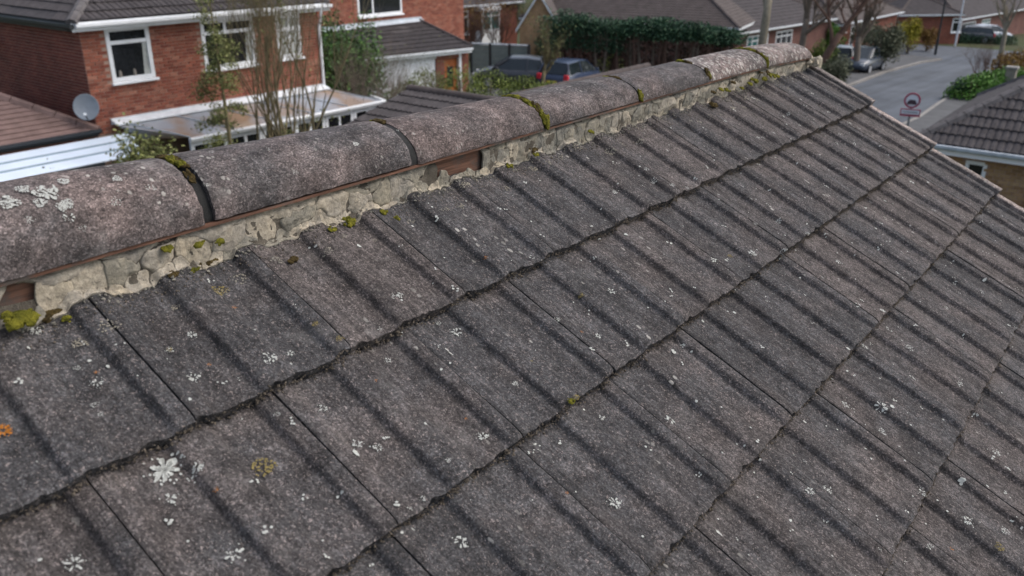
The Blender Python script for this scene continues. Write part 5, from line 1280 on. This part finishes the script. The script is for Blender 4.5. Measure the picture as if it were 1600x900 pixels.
def tree(label, pos, H, r0, seed, bark='twig', depth=4, stems=1, leafm=None, nleaf=0, ls=0.06, spread=0.55, up_=0.25, lean=(0, 0), first=0.35, cat='tree', name='bare_tree', wig=0.18):
    r = random.Random(seed); R_ = root(name, (pos[0], pos[1], gz(pos[0])), 0, label, cat); tips = []; mb = MB(); tr = MB()
    for s_ in range(stems):
        a = 2*pi*s_/max(1, stems)+r.uniform(-0.5, 0.5); o_ = 0.42 if stems > 1 else 0; base = Vector((cos(a)*o_*r.random(), sin(a)*o_*r.random(), -0.05))
        tilt = Vector((cos(a), sin(a), 0))*(0.22 if stems > 1 else 0.0)*r.uniform(0.3, 1.0) + Vector((lean[0], lean[1], 0)); d = (Vector((0, 0, 1))+tilt).normalized()
        L = H*first*r.uniform(0.85, 1.15); pts = [base]; q = base
        for i in range(4): d = (d+Vector((r.uniform(-.06, .06), r.uniform(-.06, .06), 0.02))).normalized(); q = q+d*(L/4); pts.append(q)
        rr = r0*r.uniform(0.75, 1.1); tr.tube(pts, [rr*1.25, rr, rr*0.95, rr*0.88, rr*0.8], 8)
        for i in range(r.choice((2, 3)) if stems > 1 else 4):
            nd_ = (d+Vector((r.uniform(-1, 1), r.uniform(-1, 1), r.uniform(0, .6)))*spread).normalized(); branchy(mb, q if i < 2 else pts[3], nd_, H*(1-first)*r.uniform(0.4, 0.55), rr*0.6, depth, r, tips, up_, spread, 4, wig)
    tr.build('trunk', M[bark], R_, True); mb.build('branches', M[bark], R_, stuff=True)
    if leafm:
        mb = MB()
        for i in range(nleaf):
            t_ = tips[r.randrange(len(tips))]; leaf(mb, t_+Vector((r.gauss(0, .12), r.gauss(0, .12), r.gauss(0, .12))), ls, r)
        mb.build('foliage', M[leafm], R_)
    return R_
# left garden
tree('tall bare many-stemmed tree in front of the left brick house', (8.7, 15.6), 7.4, 0.046, 3, 'bark_olive', 4, 9, 'leaf_olive', 1500, 0.06, 0.42, 0.60, first=0.30, name='multi_stem_tree', wig=0.12)
# drooping olive conifer sprays left of it
def spray_tree(label, pos, H, seed):
    r = random.Random(seed); R_ = root('feathery_conifer', (pos[0], pos[1], 0), 0, label, 'tree'); mb = MB(); lf = MB()
    mb.tube([(0, 0, 0), (0.05, 0, H*0.5), (0.0, 0.03, H)], [0.07, 0.045, 0.008], 7); mb.build('trunk', M['bark_olive'], R_)
    mb = MB()
    for i in range(80):
        z = H*r.uniform(0.10, 0.99); a = r.uniform(0, 6.28); L = (0.95*(1-z/H)+0.30)*r.uniform(0.5, 1.15)
        if r.random() < 0.25: continue
        p = Vector((0, 0, z)); pts = [p]; 
        for k in range(1, 6): f_ = k/5; pts.append(p+Vector((cos(a)*L*f_, sin(a)*L*f_, 0.18*L*sin(f_*2.2)-0.35*L*f_*f_)))
        mb.tube(pts, [0.012, 0.010, 0.008, 0.006, 0.004, 0.002], 4, False)
        for k in range(int(260*L)):
            f_ = r.uniform(0.25, 1.0); j = int(f_*4.99); b = pts[j].lerp(pts[j+1], f_*5-j if f_ < 1 else 1); leaf(lf, b+Vector((r.gauss(0, .08), r.gauss(0, .08), r.gauss(-0.03, .06))), 0.05, r, 0.9)
    mb.build('branches', M['bark_olive'], R_, stuff=True); lf.build('foliage', M['leaf_olive'], R_)
spray_tree('feathery olive conifer in front of the second window of the left house', (6.95, 15.4), 5.9, 5)
shrub('loose olive shrub poking above our ridge in front of the lean-to', (4.7, 14.9), 1.0, 3.35, 'leaf_olive', 5200, 0.075, 7, shell=0.3)
shrub('leggy dry shrub at the left edge, in front of the pale carport roof', (1.9, 13.3), 0.6, 3.4, 'leaf_grey', 650, 0.05, 9, shell=0.2)
shrub('undergrowth thicket below the lean-to gutter beyond our ridge', (10.2, 15.3), 2.2, 2.75, 'leaf_olive', 4200, 0.06, 13, lobes=12, elong=(1.3, 0.5), shell=0.3)
eb = G(568, 150, 0.5); 
shrub('dense evergreen bush between the two red brick houses', (15.5, 21.0), 1.75, 4.1, 'leaf_ever', 15000, 0.10, 17, lobes=16, shell=0.5)
tree('bare grey-twigged shrub in front of the dense evergreen bush', (13.7, 17.9), 4.0, 0.062, 21, 'twig', 4, 6, None, 0, 0.05, 0.5, 0.25, first=0.25, name='bare_shrub', cat='shrub')
tree('spreading bare bush right of the evergreen bush', (15.6, 18.0), 3.1, 0.05, 23, 'twig', 4, 6, 'leaf_olive', 250, 0.05, 0.6, 0.15, first=0.22, name='bare_shrub', cat='shrub')
shrub('yellow-flowering shrub behind the dark garage roof', (16.9, 19.2), 0.85, 1.7, 'leaf_yellow', 1500, 0.07, 27, shell=0.4)
# clipped hedge: mounded
r = random.Random(31); HG = root('hedge', (20.8, 20.0, 0), 0, 'low olive-green rounded hedge in front of the white garage door', 'hedge'); mb = MB()
hp = [G(625, 135, 1.0), G(690, 135, 1.0), G(760, 140, 1.0), G(830, 148, 1.0)]
hc = [(18.6, 21.2, 1.15, 1.75), (19.7, 21.3, 1.3, 2.1), (20.9, 20.6, 1.3, 2.05), (21.9, 19.9, 1.3, 1.95), (22.7, 18.9, 1.2, 1.7), (23.2, 17.9, 1.1, 1.5)]
for i in range(16000):
    cx, cy_, rr, hh = hc[r.randrange(len(hc))]; d = Vector((r.gauss(0, 1), r.gauss(0, 1), abs(r.gauss(0, 1)))).normalized(); k = r.uniform(0.82, 1.03)+0.08*N3(cx+d.x*4, d.y*4, d.z*4)
    leaf(mb, Vector((cx+d.x*rr*k-20.8, cy_+d.y*rr*k-20.0, 0.05+d.z*hh*k)), 0.075, r)
mb.build('foliage', M['leaf_hedge'], HG); mb = MB()
for cx, cy_, rr, hh in hc: mb.tube([(cx-20.8, cy_-20, 0), (cx-20.8, cy_-20, hh*0.8)], [0.06, 0.03], 6)
mb.build('stem', M['twig'], HG)
shrub('bright green low shrub at the right end of the olive hedge', (24.0, 17.0), 1.1, 0.95, 'leaf_bright', 2200, 0.07, 33)
tree('small bare tree with olive buds in front of the dark grey car', (26.3, 20.6), 3.6, 0.10, 35, 'bark_olive', 4, 1, 'leaf_olive', 350, 0.07, 0.55, 0.3, first=0.42)
# brown thicket under the bay house
for q, (px, py, h_, R, nm) in enumerate([(735, 78, 2.2, 1.5, 'brown bare thicket by the corner of the second brick house'), (778, 72, 2.4, 1.7, 'brown bare thicket below the distant bay window'), (800, 60, 2.6, 1.3, 'brown twiggy bush at the foot of the buff gable')]):
    p = G(px, py, 0.6); tree(nm, (p.x, p.y), h_+1.2, 0.05, 40+q, 'twig_red', 4, 8, 'leaf_orange' if q < 2 else 'leaf_olive', 500, 0.10, 0.6, 0.2, first=0.25, name='bare_thicket', cat='thicket')
p = G(858, 88, 0.6); shrub('dark green bush in front of the buff gable', (p.x, p.y), 1.0, 2.4, 'leaf_dark', 2600, 0.12, 47)
p = G(733, 30, 0.8); shrub('green bush below the distant bay house, beside the brick corner', (p.x, p.y), 0.9, 1.9, 'leaf_bright', 900, 0.12, 48)
p = G(795, 20, 1.5); shrub('dark evergreen between the distant bay house and the buff gable', (p.x+3, p.y+2), 1.8, 4.6, 'leaf_dark', 3000, 0.14, 49)
# tall hedge with bare brown stems
r = random.Random(51); h0_, h1_ = G(868, 112, 0.0), G(1148, 92, 0.0)
h0_, h1_ = Vector((33.3, 25.2, 0)), Vector((36.2, 16.2, 0))
TH_ = root('tall_hedge', (h0_.x, h0_.y, gz(h0_.x)), 0, 'tall conifer hedge with green top and bare reddish-brown stems at the top centre', 'hedge')
lf = MB(); N_ = 34
dd = (h1_-h0_); pv = Vector((-dd.y, dd.x, 0)).normalized()
for i in range(N_):
    f_ = (i+0.5)/N_; b = h0_+dd*f_+pv*r.uniform(-0.35, 0.35); b.z = gz(b.x); Ht = 3.15+r.uniform(-0.35, 0.3)-0.25*f_; mb = MB(); off = TH_.location
    tilt = Vector((r.uniform(-.18, .18), r.uniform(-.18, .18), 0)); pts = [b-off, b-off+Vector((0, 0, Ht*0.5))+tilt, b-off+Vector((0, 0, Ht*0.9))+tilt*1.6]
    mb.tube(pts, [r.uniform(0.05, 0.11), 0.06, 0.02], 6); 
    for k in range(16):
        z = r.uniform(0.1, 0.75)*Ht; a = r.uniform(0, 6.28); p = (b-off)+Vector((0, 0, z))+tilt*(z/Ht); L = r.uniform(0.25, 0.6)
        mb.tube([p, p+Vector((cos(a)*L, sin(a)*L, L*r.uniform(0.2, 0.9)))], [0.018, 0.004], 4, False)
    mb.build('trunk', M['twig_red'] if r.random() < 0.75 else M['twig'], TH_)
    for k in range(760):
        z = Ht*(0.80+0.22*r.random()); s_ = 0.55*(1.05-0.35*abs(z/Ht-0.8)/0.2*0.5)
        if f_ < 0.40 and r.random() < 0.6: z = Ht*r.uniform(0.50, 1.0)
        leaf(lf, b-off+tilt+Vector((r.gauss(0, s_*0.6), r.gauss(0, s_*0.6), z)), 0.10, r)
lf.build('foliage', M['leaf_dark'], TH_)
mb = MB(); bk = pv*0.9
for i in range(2200):
    f_ = r.random(); b = h0_+dd*f_+pv*r.uniform(0.1, 1.0); z = r.uniform(0, 2.3); b.z = gz(b.x)+z; a = r.uniform(0, 6.28); L = r.uniform(0.25, 0.6); q = b-TH_.location
    e = Vector((cos(a)*0.35, sin(a)*0.35, 1)).normalized(); s_ = Vector((sin(a), -cos(a), 0))*0.012; mb.add([q-s_, q+s_, q+e*L], [(0,1,2)])
mb.build('dead_twigs', M['twig_dark'], TH_, stuff=True)
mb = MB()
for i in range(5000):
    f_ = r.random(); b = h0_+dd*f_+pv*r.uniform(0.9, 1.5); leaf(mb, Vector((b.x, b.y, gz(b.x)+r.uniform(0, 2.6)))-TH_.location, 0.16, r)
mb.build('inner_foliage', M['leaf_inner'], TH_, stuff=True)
p = G(955, 108, 0.3); shrub('small green bush at the foot of the tall hedge beyond our ridge', (p.x, p.y), 0.9, 1.1, 'leaf_hedge', 1200, 0.10, 55)
# bare trees to the right
p = G(1183, 132, 0); tree('bare tree with thick pale trunk at the top centre right', (p.x, p.y), 10.5, 0.246, 61, 'bark_pale', 4, 1, None, 0, 0.05, 0.7, 0.1, first=0.45)
p = G(1243, 128, 0); tree('bare dark forked tree right of the pale trunk', (p.x, p.y), 10.0, 0.217, 62, 'twig', 5, 1, None, 0, 0.05, 0.75, 0.05, first=0.34)
p = G(1262, 132, 0); tree('leaning brown tree trunk at the far end of our ridge', (p.x, p.y), 8.5, 0.203, 63, 'twig_red', 5, 1, None, 0, 0.05, 0.7, 0.1, lean=(0.25, -0.35), first=0.40)
p = G(1335, 116, 0); tree('spreading bare tree behind the parked grey cars', (p.x, p.y), 8.0, 0.189, 64, 'twig', 5, 1, None, 0, 0.05, 0.8, 0.05, first=0.32)
p = G(1562, 92, 0); tree('bare grey tree at the far kerb at the upper right', (p.x, p.y), 7.5, 0.174, 65, 'bark_pale', 5, 1, None, 0, 0.05, 0.7, 0.1, first=0.36)
p = G(1440, 62, 0); tree('thin bare tree in front of the end bungalow wall', (p.x, p.y), 5.5, 0.08, 66, 'twig_red', 5, 2, None, 0, 0.05, 0.7, 0.1, first=0.3)
p = G(1528, 128, 0); tree('low bare twiggy bush behind the bright green shrub', (p.x, p.y), 2.2, 0.03, 67, 'twig_red', 4, 6, None, 0, 0.05, 0.6, 0.2, first=0.25, name='bare_shrub', cat='shrub')
for q, (px, py, R, H_, mt, nl, nm, cat) in enumerate([
    (1290, 88, 1.15, 2.3, 'leaf_bright', 3600, 'rounded green bush beside the end of our ridge', 'shrub'),
    (1283, 112, 1.15, 1.8, 'leaf_hedge', 3000, 'pale green bush just beyond the end of our ridge', 'shrub'),
    (1300, 132, 1.3, 1.5, 'leaf_grey', 2800, 'grey-green low bush under the verge corner of our roof', 'shrub'),
    (1378, 108, 1.75, 2.9, 'leaf_grey', 5200, 'large grey-green shrub on the left side of the street', 'shrub'),
    (1350, 84, 1.5, 2.4, 'leaf_grey', 2600, 'dull green bush between the parked cars and the red bungalow', 'shrub'),
    (1418, 82, 1.3, 2.6, 'leaf_yellow', 3600, 'tall yellow-flowering shrub in front of the red bungalow end', 'shrub'),
    (1447, 78, 1.0, 1.7, 'leaf_orange', 1500, 'reddish-brown low bush right of the yellow shrub', 'shrub')]):
    p = G(px, py, 0.1); shrub(nm, (p.x, p.y), R, H_, mt, nl, 0.12, 70+q, cat=cat)
# hedge across the junction
def hedge_line(label, a, b, H_, R, mt, n, seed):
    r = random.Random(seed); R_ = root('hedge', (a.x, a.y, gz(a.x)), 0, label, 'hedge'); mb = MB(); off = R_.location
    for i in range(n):
        f_ = r.random(); p = Vector((lerp(a.x, b.x, f_), lerp(a.y, b.y, f_), 0)); z = H_*(0.85+0.25*N3(p.x*1.3, p.y*1.3, seed))
        d = Vector((r.gauss(0, 1), r.gauss(0, 1), abs(r.gauss(0, 1)))).normalized()*r.uniform(0.75, 1.05); q = Vector((p.x+d.x*R, p.y+d.y*R, gz(p.x)+d.z*z)); leaf(mb, q-off, 0.12, r)
    mb.build('foliage', M[mt], R_); mb = MB()
    for i in range(10): p = Vector((lerp(a.x, b.x, i/9), lerp(a.y, b.y, i/9), 0)); p.z = gz(p.x); mb.tube([p-off, p-off+Vector((0, 0, H_*0.8))], [0.05, 0.02], 5)
    mb.build('stem', M['twig_red'], R_)
hedge_line('dark clipped hedge across the far junction in front of the long bungalow', G(1462, 66, 0), G(1580, 70, 0), 1.0, 0.6, 'leaf_dark', 5000, 81)
hedge_line('orange-brown hedge at the right edge above the bungalow roof', G(1556, 118, 0.2), G(1640, 112, 0.2), 1.75, 0.7, 'leaf_orange', 5500, 82)
hedge_line('bright green bushy shrub border between the pavement and the right bungalow', G(1512, 158, 0), G(1590, 150, 0), 1.55, 1.25, 'leaf_bright', 9000, 83)
p = G(1500, 150, 0.2); shrub('small dark green bush at the kerb end of the bright green border', (p.x, p.y), 0.7, 0.9, 'leaf_dark', 1200, 0.09, 85)
GR = {'parked_car': 'cars parked around the street', 'bungalow': 'bungalows along the street', 'bare_tree': 'bare trees beyond the roof', 'bare_thicket': 'bare thickets behind the panel fence',
      'bare_shrub': 'bare shrubs', 'shrub': 'leafy garden shrubs', 'hedge': 'low hedges', 'street_lamp': 'street lamps at the far junction', 'garage': 'low garages behind our ridge', 'brick_house': 'two-storey red brick houses'}
for o in bpy.data.objects:
    if o.parent is None and o.name.split('.')[0] in GR and 'group' not in o: o['group'] = GR[o.name.split('.')[0]]
